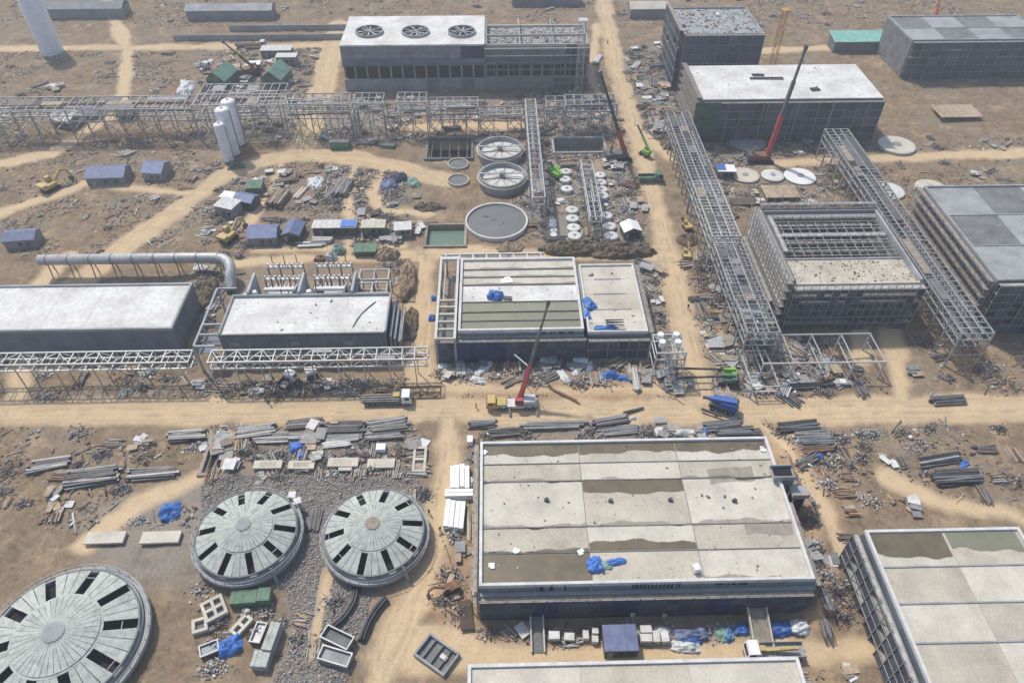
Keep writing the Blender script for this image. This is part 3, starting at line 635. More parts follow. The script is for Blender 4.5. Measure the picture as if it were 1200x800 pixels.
for k_ in range(2):
    g = thing('steel_module', ('near', 'far')[k_]+' open steel equipment frame right of the rightmost fire wall', 'equipment', (x1-4.5, y1+3+5*k_, 0))
    for xa_ in (x1-8.5, x1-5, x1-1.5):
        for ya_ in (y1+1.2+5*k_, y1+5+5*k_): member('post', (xa_, ya_, -.2), (xa_, ya_, 7.2), .28, .28, 'steel', g)
    for z_ in (4, 7.2):
        for ya_ in (y1+1.2+5*k_, y1+5+5*k_): member('beam', (x1-8.6, ya_, z_), (x1-1.4, ya_, z_), .28, .3, 'steel', g)
        for xa_ in (x1-8.5, x1-5, x1-1.5): member('beam', (xa_, y1+1.3+5*k_, z_), (xa_, y1+4.9+5*k_, z_), .26, .28, 'steel', g)
# right side lean-to of pipes
g = thing('side_gallery', 'grey stepped service gallery on the right end of the white-roofed substation', 'gallery', (x1+1.8, 126, 0))
for k in range(3):
    block('gallery_wall', (x1+.75+k*.9, 126.4-k*.7, 3.2-.4*k), (.5, 13-k*1.5, 6.4-.8*k), 'wall_grey', g)
for i in range(6): member('post', (x1+3.0, 120.4+i*2.3, 0), (x1+3.0, 120.4+i*2.3, 5.0), .16, .16, 'steel', g)
member('rail', (x1+3.0, 120.2, 5.0), (x1+3.0, 132.4, 5.0), .16, .16, 'steel', g)

# --- cooling tower block far behind
x0, xm, x1, y0, y1, h = -54.0, -3.6, 33.2, 256.5, 283.0, 16.0
occ(x0, x1, y0-1, y1)
D = thing('cooling_tower', 'long dark cooling tower block with white fan deck at the back of the site', 'cooling tower', ((x0+xm)/2, (y0+y1)/2, 0))
block('roof_deck', ((x0+xm)/2, (y0+y1)/2, h-.15), (xm-x0-.02, y1-y0, .6), 'concrete_white', D)
for sx in (x0+.3, xm-.3): block('end_wall', (sx, (y0+y1)/2+.6, (h-.6)/2-.2), (.5, y1-y0-1.4, h-.6), 'wall_grey', D)
block('back_wall', ((x0+xm)/2, y1-.5, (h-.6)/2-.2), (xm-x0-1.3, .5, h-.6), 'wall_grey', D)
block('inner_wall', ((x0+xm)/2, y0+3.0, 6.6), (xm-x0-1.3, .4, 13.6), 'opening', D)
def tower_front(root, xa, xb, seed, nblue):
    r = random.Random(seed); n = round((xb-xa)/4.2); w = (xb-xa)/n
    for i in range(n):
        xc = xa+w*(i+.5)
        for k in range(3): block('louvre_panel', (xc, y0+.15-.04*k, 14.4-k*2.1), (w-.08, .3, 2.0), 'net_blue' if i in nblue and k < 2 else ('wall_grey' if k < 2 else 'wall_blue'), root)
        block('base_wall', (xc, y0-.4, 1.9), (w-.1, .4, 4.2), 'concrete_grey' if r.random() < .75 else 'concrete_dark', root)
        if i: block('column', (xa+w*i, y0+.5, 6.4), (.5, .5, 5.0), 'concrete_grey', root)
    member('ledge', (xa, y0-.15, 9.1), (xb, y0-.15, 9.1), .8, .3, 'concrete_dark', root); member('ledge', (xa, y0-.45, 4.15), (xb, y0-.45, 4.15), .7, .25, 'concrete_grey', root)
tower_front(D, x0, xm, 3, (10, 11))
for k in range(3):
    c = G((433, 487, 541)[k], 39, h); c.z = h+.15
    g = thing('fan_stack', ('left', 'middle', 'right')[k]+' round fan opening on the white deck of the cooling tower', 'fan', c, 0, 'fans on the cooling tower deck')
    mb = MB(); mb.lathe((0, 0, 0), [(5.0, 0), (5.0, .9), (4.6, .9), (4.6, .05)], 32); mb.build('shroud', 'concrete_grey', g)
    mb = MB(); mb.cyl((0, 0, .02), 4.55, .05, 32); mb.build('well', 'opening', g)
    mb = MB(); mb.cyl((0, 0, .08), .8, .7, 14); mb.build('hub', 'steel_pale', g)
    for q in range(8):
        a = q*math.pi/4+.3*k; member('blade', (.8*math.cos(a), .8*math.sin(a), .45), (4.4*math.cos(a), 4.4*math.sin(a), .45), .55, .08, 'steel', g)
    for a in (.5, .5+math.pi/2):
        member('support_beam', (-4.8*math.cos(a), -4.8*math.sin(a), .85), (4.8*math.cos(a), 4.8*math.sin(a), .85), .3, .2, 'steel', g)
D2 = thing('tower_extension', 'unfinished roofless right half of the cooling tower with rubble on its deck', 'cooling tower', ((xm+x1)/2, (y0+y1)/2, 0))
block('deck', ((xm+x1)/2, (y0+y1)/2+1, 12.6), (x1-xm-.6, y1-y0-2.6, .5), 'concrete_grey', D2)
for sx in (xm+.35, x1-.35): block('end_wall', (sx, (y0+y1)/2+.8, 7.6), (.5, y1-y0-2.2, 15.6), 'concrete_grey', D2)
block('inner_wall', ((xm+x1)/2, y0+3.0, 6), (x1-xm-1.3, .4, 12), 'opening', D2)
for k in range(4): block('upstand_beam', (xm+.6+k*(x1-xm-1.2)/3, (y0+y1)/2+.8, 14.6), (.5, y1-y0-2.4, 1.2), 'concrete_grey', D2)
for k in range(3): block('upstand_beam', ((xm+x1)/2, y0+.9+k*8.5, 15.3), (x1-xm-1.2, .5, .9), 'concrete', D2)
tower_front(D2, xm+.15, x1, 4, (7,))
scaffold_face('scaffold', 'scaffold on the front of the unfinished cooling tower half', (xm, y0-.8), (x1, y0-.8), 15, 6, out=(0, -1), depth=1.0, bay=3.2, nets=False)

# --- right hall with white roof in dark scaffold netting
x0, x1, y0, y1, h = 65.0, 122.0, 217.2, 242.0, 14.0
occ(x0-1, x1+1, y0-2, y1)
E_ = thing('netted_hall', 'white flat-roofed hall wrapped in dark netting at the far right behind the red crane', 'hall', ((x0+x1)/2, (y0+y1)/2, 0))
walls(E_, x0, x1, y0, y1, h-.4, 'concrete_dark')
nx = 6
for i in range(nx):
    for j in range(2):
        w = (x1-x0)/nx; d = (y1-y0)/2
        block('roof_slab', (x0+w*(i+.5), y0+d*(j+.5), h-.15), (w-.03, d-.03, .4), 'concrete_white', E_)
scaffold_face('scaffold', 'dark green-black netted scaffold on the front of the far right hall', (x0, y0-.7), (x1, y0-.7), 13.4, 5, out=(0, -1), depth=1.0, bay=4.0, gap=.02)
scaffold_face('scaffold', 'bare scaffold poles on the left side of the far right white roof', (x0-.6, y0-1), (x0-.6, y1), 15, 6, out=(-1, 0), depth=1.6, nets=False)
for k in range(5):
    xx = x0+8+k*11; member('net_tie', (xx, y0-1.85, .3), (xx+.01, y0-1.85, 13.6), .35, .06, 'wall_grey', E_)
mb = MB(); q = G(835, 118, 12); mb.box(x0-2.6, x0+5.5, y0-1.95, y0-1.85, 3.0, 13.9); mb.build('green_net', 'net_green', E_)
# netted tower beyond it
x0, x1, y0, y1, h = 65.5, 93.0, 255.0, 280.0, 20.0
occ(x0-1, x1+1, y0-2, y1)
T_ = thing('netted_tower', 'tall dark netted block behind the far right white roof', 'building', ((x0+x1)/2, (y0+y1)/2, 0))
walls(T_, x0, x1, y0, y1, h-1, 'concrete_dark'); block('roof_slab', ((x0+x1)/2, (y0+y1)/2, h-1.2), (x1-x0-.9, y1-y0-.9, .4), 'concrete_grey', T_); parapet(T_, x0, x1, y0, y1, h-1.3, h-.4, .4, 'concrete_grey')
scaffold_face('scaffold', 'dark netted scaffold on the front of the tall far block', (x0, y0-.7), (x1, y0-.7), 19.5, 6, out=(0, -1), depth=1.0, bay=4.0)
scaffold_face('scaffold', 'tall dark blue netted scaffold on the left side of the tall far block', (x0-.7, y0-1), (x0-.7, y1), 21, 6, out=(-1, 0), depth=1.4, bay=3.5, gap=.06, blue=(0, 1))

# --- scaffolded open structure on the right
x0, x1, y0, y1, h = 67.0, 97.0, 128.6, 157.2, 14.0
occ(x0-5, x1+1, y0-3, y1+1)
K = thing('open_structure', 'unfinished open-topped concrete structure inside grey scaffolding right of the long rack', 'structure', ((x0+x1)/2, (y0+y1)/2, 0))
block('wall', (x0+.4, (y0+y1)/2, 6.6), (.6, y1-y0, 13.6), 'concrete_dark', K); block('wall', ((x0+x1)/2, y1-.4, 6.6), (x1-x0-1.4, .6, 13.6), 'concrete_grey', K)
block('wall', ((x0+x1)/2, y0+.4, 5.6), (x1-x0-1.4, .6, 11.6), 'concrete_dark', K); block('wall', (x1-.4, (y0+y1)/2, 6.6), (.6, y1-y0, 13.6), 'concrete_grey', K)
block('floor', ((x0+x1)/2, y0+5.0, 11.8), (x1-x0-1.6, 8.4, .5), 'concrete', K); block('floor', ((x0+x1)/2, (y0+y1)/2+5, 3.0), (x1-x0-1.6, y1-y0-11.4, .4), 'concrete_dark', K)
block('cross_wall', ((x0+x1)/2, y0+9.6, 6.2), (x1-x0-1.6, .5, 12.2), 'concrete_grey', K)
for i in range(11): 
    for z in (4.6, 7.2, 9.6): block('falsework_beam', ((x0+x1)/2, y0+11+i*1.55, z+.3*(i % 2)), (x1-x0-2, .16, .16), 'scaffold', K)
for i in range(13): member('falsework_beam', (x0+1.6+i*2.25, y0+10.2, 12.1+.2*(i % 3)), (x0+1.6+i*2.25, y1-1, 12.1+.2*(i % 3)), .2, .2, 'scaffold', K)
for i in range(12): block('falsework_beam', ((x0+x1)/2, y0+10.6+i*1.5, 12.4+.25*(i % 2)), (x1-x0-2, .2, .2), 'timber_grey' if i % 3 == 0 else 'scaffold', K)
for i in range(9):
    for j in range(4): member('falsework_post', (x0+2.2+i*3.1, y0+11.5+j*4.6, 3.2), (x0+2.2+i*3.1, y0+11.5+j*4.6, 11.5+random.random()*1.8), .12, .12, 'scaffold', K)
member('edge_beam', (x0-.2, y0-.3, h-.3), (x0-.2, y1+.2, h-.3), .4, .3, 'timber_grey', K); member('edge_beam', (x0+.2, y1, h-.3), (x1, y1, h-.3), .4, .3, 'timber_grey', K); member('edge_beam', (x0+.2, y0, 12.4), (x1, y0, 12.4), .6, .5, 'concrete', K)
scaffold_face('scaffold', 'tall grey scaffolding with pale boards on the left side of the open structure', (x0-.5, y0-1.6), (x0-.5, y1+.6), 13.8, 6, out=(-1, 0), depth=1.7, bay=1.9, nets=False, board='board_pale', top_over=2.4)
scaffold_face('scaffold', 'lower second row of scaffolding left of the open structure', (x0-2.6, y0+1), (x0-2.6, y1-2), 6.5, 3, out=(-1, 0), depth=1.2, bay=2.2, nets=False, board='board_pale')
scaffold_face('scaffold', 'inner scaffolding along the far wall inside the open structure', (x0+1.4, y1-2.4), (x1-1.4, y1-2.4), 13.2, 5, out=(0, -1), depth=1.3, bay=1.9, nets=False, board='board_pale')
scaffold_face('scaffold', 'inner scaffolding in the middle of the open structure', (x0+1.4, y1-9.4), (x1-1.4, y1-9.4), 12.6, 5, out=(0, -1), depth=1.3, bay=1.9, nets=False, board='board_pale')
scaffold_face('scaffold', 'inner scaffolding along the left wall inside the open structure', (x0+1.0, y0+11), (x0+1.0, y1-3), 13.4, 5, out=(1, 0), depth=1.2, bay=1.9, nets=False, board='board_pale')
scaffold_face('scaffold', 'dark netted scaffold on the near face of the open structure', (x0, y0-.7), (x1, y0-.7), 12.4, 6, out=(0, -1), depth=1.6, bay=1.8, gap=.62, board='board_pale', top_over=2.2)
scaffold_face('scaffold', 'bare scaffold on the far edge of the open structure', (x0, y1+.4), (x1, y1+.4), 14.4, 5, out=(0, 1), depth=1.0, bay=1.9, nets=False, board='board_pale', top_over=2.6)

# --- neighbours that continue the site beyond the photo's sides
def plain_hall(name, label, x0, x1, y0, y1, h, rowsn, colsn, mats, wall='wall_blue', m='parapet'):
    occ(x0, x1, y0, y1); t = thing(name, label, 'hall', ((x0+x1)/2, (y0+y1)/2, 0))
    walls(t, x0, x1, y0, y1, h-.6, wall); parapet(t, x0, x1, y0, y1, h-.7, h, .5, m)
    w = (x1-x0-1.04)/colsn; d = (y1-y0-1.04)/rowsn
    for i in range(colsn):
        for j in range(rowsn): block('roof_slab', (x0+.52+w*(i+.5), y0+.52+d*(j+.5), h-.55), (w-.04, d-.04, .3), mats[(i+j) % len(mats)], t)
    for j in range(1, rowsn): block('roof_beam', ((x0+x1)/2, y0+.52+d*j, h-.36), (x1-x0-1.1, .26, .3), 'concrete_grey', t)
    return t
plain_hall('substation_hall', 'white flat-roofed hall at the far left edge beyond the substation', -123, -73, 122, 138, 8, 1, 5, ['concrete_white'], m='concrete_grey')
t = plain_hall('concrete_hall', 'pale concrete slab-roofed hall at the lower right edge beyond the dirt mound', 61.5, 88, 34, 66.5, 10, 5, 2, ['concrete_pale', 'concrete'])
puddle('wet_patch', 62.2, 74.5, 61, 65.8, 9.65, 's', 'wet_slab_patch', t, 1.2, 44); puddle('wet_patch', 75, 87, 62, 65.8, 9.65, 's', 'wet_green_patch', t, 1.2, 45)
yb = G(700, 774, 9.2).y
t = plain_hall('concrete_hall', 'pale slab-roofed hall cut off by the bottom edge below the blue-roofed cabin', -5.5, 44, 18, yb, 9.2, 4, 3, ['concrete', 'concrete_pale'])
plain_hall('netted_hall', 'dark walled building at the right edge beyond the second rack', 112, 150, 126, 165, 15, 3, 3, ['concrete_grey', 'concrete_dark'], 'concrete_dark', 'concrete_grey')
scaffold_face('scaffold', 'grey scaffold on the left face of the dark building at the right edge', (111.4, 126), (111.4, 165), 14.5, 6, out=(-1, 0), depth=1.2, bay=2.6, nets=False)
plain_hall('netted_hall', 'dark walled block in the upper right corner', 150, 200, 262, 285, 14, 2, 4, ['concrete_grey', 'concrete_dark'], 'concrete_dark', 'concrete_grey')
for k_, (px_, py_, L_, D_, l_) in enumerate(((90, 22, 40, 9, 'long grey shed at the top left edge'), (270, 24, 36, 8, 'long grey shed behind the boundary walls at the top'), (640, 8, 30, 8, 'grey shed behind the cooling tower at the top'), (760, 22, 16, 9, 'small grey shed right of the far end of the pale road'))):
    q_ = G(px_, py_); t = thing('long_shed', l_, 'shed', (q_.x, q_.y, 0)); occ(q_.x-L_/2, q_.x+L_/2, q_.y, q_.y+D_); block('wall', (q_.x, q_.y+D_/2, 1.9), (L_, D_, 4.2), 'wall_grey', t)
    for s_ in (0, 1):
        y_a = q_.y-.3 if s_ == 0 else q_.y+D_+.3; mb = MB(); v_ = [(q_.x-L_/2-.4, y_a, 4.0), (q_.x+L_/2+.4, y_a, 4.0), (q_.x+L_/2+.4, q_.y+D_/2, 5.6), (q_.x-L_/2-.4, q_.y+D_/2, 5.6)]; v_ += [(a_, b_, c_-.12) for a_, b_, c_ in v_]
        mb.add(v_, [(0,1,2,3), (7,6,5,4), (0,4,5,1), (1,5,6,2), (2,6,7,3), (3,7,4,0)]); mb.build('roof_sheet', ('wall_grey', 'concrete_grey', 'blue_roof', 'concrete_pale')[k_], t)
scaffold_face('scaffold', 'dark netted scaffold on the near face of the dark building at the right edge', (112, 125.3), (150, 125.3), 14.5, 6, out=(0, -1), depth=1.1, bay=2.6, gap=.15, board='board_pale')
scaffold_face('scaffold', 'netted scaffold on the left wall of the lower right hall', (60.9, 40), (60.9, 66.5), 8.4, 4, out=(-1, 0), depth=1.0, bay=2.4, gap=.25, board='board_pale')
scaffold_face('scaffold', 'netted scaffold on the dark block in the upper right corner', (150, 261.3), (200, 261.3), 13.5, 5, out=(0, -1), depth=1.1, bay=3.5, gap=.1, board='board_pale')
# long boundary walls and the green shed at the top
for k, (py, label) in enumerate(((47, 'long low grey boundary wall left of the cooling tower, along the far dirt road'), (36, 'second grey boundary wall further behind the far dirt road'))):
    c = G(300, py); mb = MB(); mb.box(-130+20*k, -58, c.y-.2, c.y+.2, -.3, 2.2); solo(mb, 'boundary_wall', 'concrete_grey', label, 'wall')
c = G(985, 62); g = thing('green_shed', 'long shed with mint green roof at the top right', 'shed', c)
block('wall', (c.x+8, c.y+4, 2), (22, 7, 4.4), 'concrete_dark', g)
mb = MB(); mb.side([(-0, 0)], 0, 0) if False else None
mb = MB(); mb.add([(c.x-3.6, c.y, 4.2), (c.x+19.6, c.y, 4.2), (c.x+19.6, c.y+8, 5.6), (c.x-3.6, c.y+8, 5.6), (c.x-3.6, c.y, 4.05), (c.x+19.6, c.y, 4.05), (c.x+19.6, c.y+8, 5.45), (c.x-3.6, c.y+8, 5.45)], [(0,1,2,3), (7,6,5,4), (0,4,5,1), (1,5,6,2), (2,6,7,3), (3,7,4,0)]); mb.build('roof', 'teal_roof', g)
occ(c.x-5, c.x+20, c.y, c.y+8)
# ------------------------------------------------------------------ pipe racks
def rack(name, label, axis, a0, a1, b0, b1, levels, bay, cross, m='steel', colw=.32, stringers=(), truss=True, bent=True, kneez=None, plan_x=False, foot=True, jit=.0, skip=0, pipes=0, xbr=False):
    """steel rack along axis x or y between a0 and a1, from b0 to b1 across, with decks at the given levels"""
    def V(a, b, z): return (a, b, z) if axis == 'x' else (b, a, z)
    c = V((a0+a1)/2, (b0+b1)/2, 0); t = thing(name, label, 'pipe rack', c)
    n = max(1, round((a1-a0)/bay)); w = (a1-a0)/n; top = levels[0]; low = levels[-1]
    for i in range(n+1):
        a = a0+w*i
        for b in (b0, b1):
            if skip and i % skip: member('post', V(a, b, low), V(a, b, top), colw*.75, colw*.75, m, t)
            else: member('column', V(a, b, -.3), V(a, b, top), colw, colw, m, t)
        if bent and not (skip and i % skip):
            member('bent_beam', V(a, b0, low*.55), V(a, b1, low*.55), colw*.7, colw*.7, m, t)
    for z in levels:
        for b in (b0, b1): member('side_beam', V(a0-.15, b, z), V(a1+.15, b, z), .28, .34, m, t)
        for s in stringers: member('stringer', V(a0, b0+(b1-b0)*s, z+.02), V(a1, b0+(b1-b0)*s, z+.02), .3, .24, m, t)
        k = max(1, round((a1-a0)/cross)); cw = (a1-a0)/k
        for i in range(k+1):
            if random.random() < jit: continue
            member('cross_beam', V(a0+cw*i, b0, z-.05), V(a0+cw*i, b1, z-.05), .2, .22, m, t)
    if truss and len(levels) > 1:
        for i in range(n):
            a = a0+w*i
            for b in (b0, b1):
                z0, z1 = (low, top) if i % 2 else (top, low)
                member('brace', V(a, b, z0), V(a+w, b, z1), .13, .13, m, t)
    rr = random.Random(len(label)*7+n)
    for k in range(pipes):
        z = levels[min(len(levels)-1, rr.choice((1, 1, 2)))]+.32; b = b0+(b1-b0)*rr.uniform(.08, .92); u0 = rr.uniform(0, .5); u1 = min(1, u0+rr.uniform(.3, .8)); r_ = rr.choice((.22, .3, .45, .6))
        member('pipe', V(a0+(a1-a0)*u0, b, z+r_/2-.1), V(a0+(a1-a0)*u1, b, z+r_/2-.1), r_, r_, rr.choice(('pipe_grey', 'steel_pale', 'pipe_dark', 'rust', 'steel')), t, True)
    for k in range(pipes//2):
        z = levels[0]+.12; u0 = rr.uniform(0, .8); u1 = min(1, u0+rr.uniform(.05, .2)); b = b0+(b1-b0)*rr.choice((.2, .5, .8))
        member('grating', V(a0+(a1-a0)*u0, b, z), V(a0+(a1-a0)*u1, b, z), (b1-b0)*.26, .06, rr.choice(('steel_dark', 'steel_worn', 'timber_grey')), t)
    if xbr:
        for i in range(0, n, 2):
            a = a0+w*i
            for b in (b0, b1):
                member('brace', V(a, b, .2), V(a+w, b, low), .14, .14, 'steel_worn', t); member('brace', V(a+w, b, .2), V(a, b, low), .14, .14, 'steel_worn', t)
    if plan_x:
        for i in range(n):
            a = a0+w*i; s = (b0, b1) if i % 2 else (b1, b0)
            member('brace', V(a, s[0], top), V(a+w, s[1], top), .12, .12, m, t)
    return t
# the long rack along the road on the right, in four stretches
RX0, RX1 = 53.9, 61.0
ys = [G(840, v, 10).y for v in (392, 352, 279, 213, 128)]
lab = ['nearest stretch of the long grey rack, its open end by the crossroads', 'second stretch of the long grey rack beside the scaffolded open structure',
       'third stretch of the long grey rack beside the plank deck and white tank tops', 'farthest and narrowest-looking stretch of the long grey rack beside the netted hall']
for k in range(4):
    hz = (10.2, 9.7, 10.3, 9.3)[k]; dx = (0, 0, 0, .4)[k]
    rack('pipe_rack', lab[k], 'y', ys[k]+.25, ys[k+1]-.25, RX0+dx, RX1+dx, [hz, hz-1.9, hz-3.8], 4.6, 1.55, stringers=(.33, .66), colw=.34, m='steel' if k != 2 else 'steel_pale', pipes=12)
# its single-level end by the main road, and the portal to the right
rack('pipe_rack', 'low single-deck rack end with bare columns reaching the main road', 'y', G(880, 466).y, G(880, 424).y, 53.9, 59.6, [3.6], 5.4, 11, stringers=(), truss=False, m='steel_pale')
rack('pipe_rack', 'bare steel portal frame at the right edge above the main road', 'x', G(885, 458).x+1.5, 84, 110.6, 119.5, [5.2], 6.0, 6.0, stringers=(), truss=False, m='steel_pale')
rack('pipe_rack', 'second long grey rack beyond the right edge, past the open structure', 'y', 114, 205, 100.5, 107.5, [10, 8.1, 6.2], 5, 1.8, stringers=(.33, .66), colw=.34, pipes=14)
# rack in front of the white-roofed hall
rack('pipe_rack', 'low braced rack along the front of the white-roofed substation hall', 'x', G(243, 424, 8).x, G(500, 424, 8).x, 111.0, 114.6, [8.0, 6.0], 2.75, 2.75, m='steel_pale', colw=.22, plan_x=True, skip=2, bent=False, pipes=5)
rack('pipe_rack', 'low braced rack continuing left of the substation toward the left edge', 'x', -120, -66.5, 111.4, 115, [7.8, 5.9], 4.0, 2.75, m='steel_pale', colw=.22, plan_x=True, skip=2, bent=False)
# rack across the back
def xr(px): return G(px, 116, 11).x
segs = [(232, 332, 'left clustered end of the long rear rack, beyond the white silos', [12, 9.6, 7.4], 221, 236), (336, 411, 'rear rack stretch spanning the dirt road between silos and cooling tower', [12, 9.6, 7.2], 221, 228.5),
        (416, 450, 'short rear rack stretch in front of the left half of the cooling tower', [12, 9.8], 221.5, 228.5), (466, 500, 'braced rear rack bay in front of the cooling tower fans', [12, 9.8, 7.6], 221.5, 228.5),
        (502, 560, 'lower rear rack stretch behind the excavated pits', [10.4, 8, 6], 221.5, 228), (640, 662, 'rear rack stub right of the ladder-like rack', [10.2, 7.8], 221.5, 228.5),
        (663, 722, 'rightmost rear rack stretch beside the dark crawler crane', [10.6, 8.4, 6.4], 221.5, 228.5)]
for a, b, l, lv, yb0, yb1 in segs:
    rack('pipe_rack', l, 'x', xr(a), xr(b), yb0, yb1, lv, 4.4, 2.6, stringers=(.5,), colw=.3, m='steel', pipes=9, xbr=(a != 232))
for a, b, l in ((412, 416, 'narrow low link of the rear rack left of the cooling tower middle'), (451, 465, 'low link of the rear rack between two braced bays'), (562, 611, 'low rear rack link behind the ring tanks')):
    rack('pipe_rack', l, 'x', xr(a), xr(b), 221.8, 227.6, [7.4, 5.4], 4.4, 2.6, stringers=(.5,), colw=.26, m='steel', pipes=4, xbr=True)
rack('pipe_rack', 'rear rack continuing to the left edge beyond the silos', 'x', -170, xr(232)-.5, 221, 230, [11, 9, 7], 5.5, 3.0, colw=.3, pipes=12, xbr=True)
# ladder-like rack running toward the camera, and the smaller one beside the white tank tops
vx = G(626, 200, 8)
rack('pipe_rack', 'ladder-like rack running from the rear rack past the two ring tanks', 'y', G(630, 237, 8).y, 228, G(621.5, 200, 8).x, G(635, 200, 8).x, [9.6, 7.4], 4.5, 2.9, m='steel_pale', colw=.26, pipes=6)
rack('pipe_rack', 'narrow rack between the two rows of white tank tops', 'y', G(690, 256, 6).y, G(690, 190, 6).y, G(686.5, 225, 6).x, G(700, 225, 6).x, [6.6, 4.8], 3.6, 2.4, colw=.22, m='steel_pale', pipes=5)
# free-standing steel tower by the crossroads
c = G(779, 440); rack('steel_tower', 'square steel tower with white drums on top beside the crossroads', 'x', c.x-3.2, c.x+3.2, c.y-1.5, c.y+4.2, [8.6, 6.6], 3.2, 2.1, m='steel_pale', colw=.24, plan_x=True)
for i in range(4):
    mb = MB(); mb.lathe((0, 0, 0), [(0, 0), (.75, 0), (.75, 1.2), (.7, 1.4), (0, 1.5)], 12)
    solo(mb, 'drum', 'white_paint', ('far left', 'far right', 'near left', 'near right')[i]+' of four white drums on the steel tower', 'drum', (c.x+(-1.8 if i % 2 == 0 else 1.6), c.y+(2.9 if i < 2 else .6), 8.75), group='drums on the steel tower', smooth=False)
# lattice hoist masts
def mast(px, py, hz, w, m, label):
    p = P(px, py); t = thing('lattice_mast', label, 'mast', p, 0)
    for sx in (-1, 1):
        for sy in (-1, 1): member('leg', (sx*w/2, sy*w/2, 0), (sx*w/2, sy*w/2, hz), .16, .16, m, t)
    n = int(hz/w)
    for i in range(n):
        z0, z1 = i*hz/n, (i+1)*hz/n
        for s in (-1, 1):
            q = 1 if i % 2 else -1
            member('lacing', (-w/2*q, s*w/2, z0), (w/2*q, s*w/2, z1), .09, .09, m, t); member('lacing', (s*w/2, -w/2*q, z0), (s*w/2, w/2*q, z1), .09, .09, m, t)
            member('rung', (-w/2, s*w/2, z1), (w/2, s*w/2, z1), .09, .09, m, t)
    mb = MB(); mb.box(-w*.7, w*.7, -w*.7, w*.7, hz, hz+.3); mb.build('head', m, t)
mast(678, 107, 25, 2.2, 'steel_pale', 'tall pale lattice hoist mast at the right end of the cooling tower')
mast(903, 84, 22, 1.8, 'orange', 'orange yellow lattice crane mast behind the far right white roof')
# big insulated duct with an elbow at the left
pts = [(G(190, 302, 5).x, G(240, 300, 5).y, 5)]
a = G(232, 302, 5); b = G(262, 302, 5)
pts = [(a.x-40, a.y, 5), (a.x, a.y, 5), (b.x-2, b.y, 5), (b.x, b.y-.4, 5), (b.x+1.6, b.y-1.6, 4.8), (b.x+2.4, b.y-3.4, 4.2), (b.x+2.6, b.y-5.6, 3.0), (b.x+2.6, b.y-7, 1.4), (b.x+2.6, b.y-7.4, 0)]
g = thing('duct', 'large silver insulated duct with a downward elbow at the left behind the substation', 'duct', (a.x, a.y, 0))
mb = MB(); mb.tube(pts, 1.35, 14); mb.build('duct_pipe', 'steel_pale', g, True)
for i in range(9):
    x = a.x-38+i*5.4; mb = MB(); mb.lathe((0, 0, 0), [(1.4, -.12), (1.5, -.12), (1.5, .12), (1.4, .12)], 14)
    mb.v = [(x+v[2], a.y+v[0], 5+v[1]) for v in mb.v]; mb.build('flange', 'steel', g)
    for s in (-1, 1): member('support_leg', (x, a.y+s*1.2, -.2), (x, a.y+s*.6, 4.0), .2, .2, 'steel_dark', g)
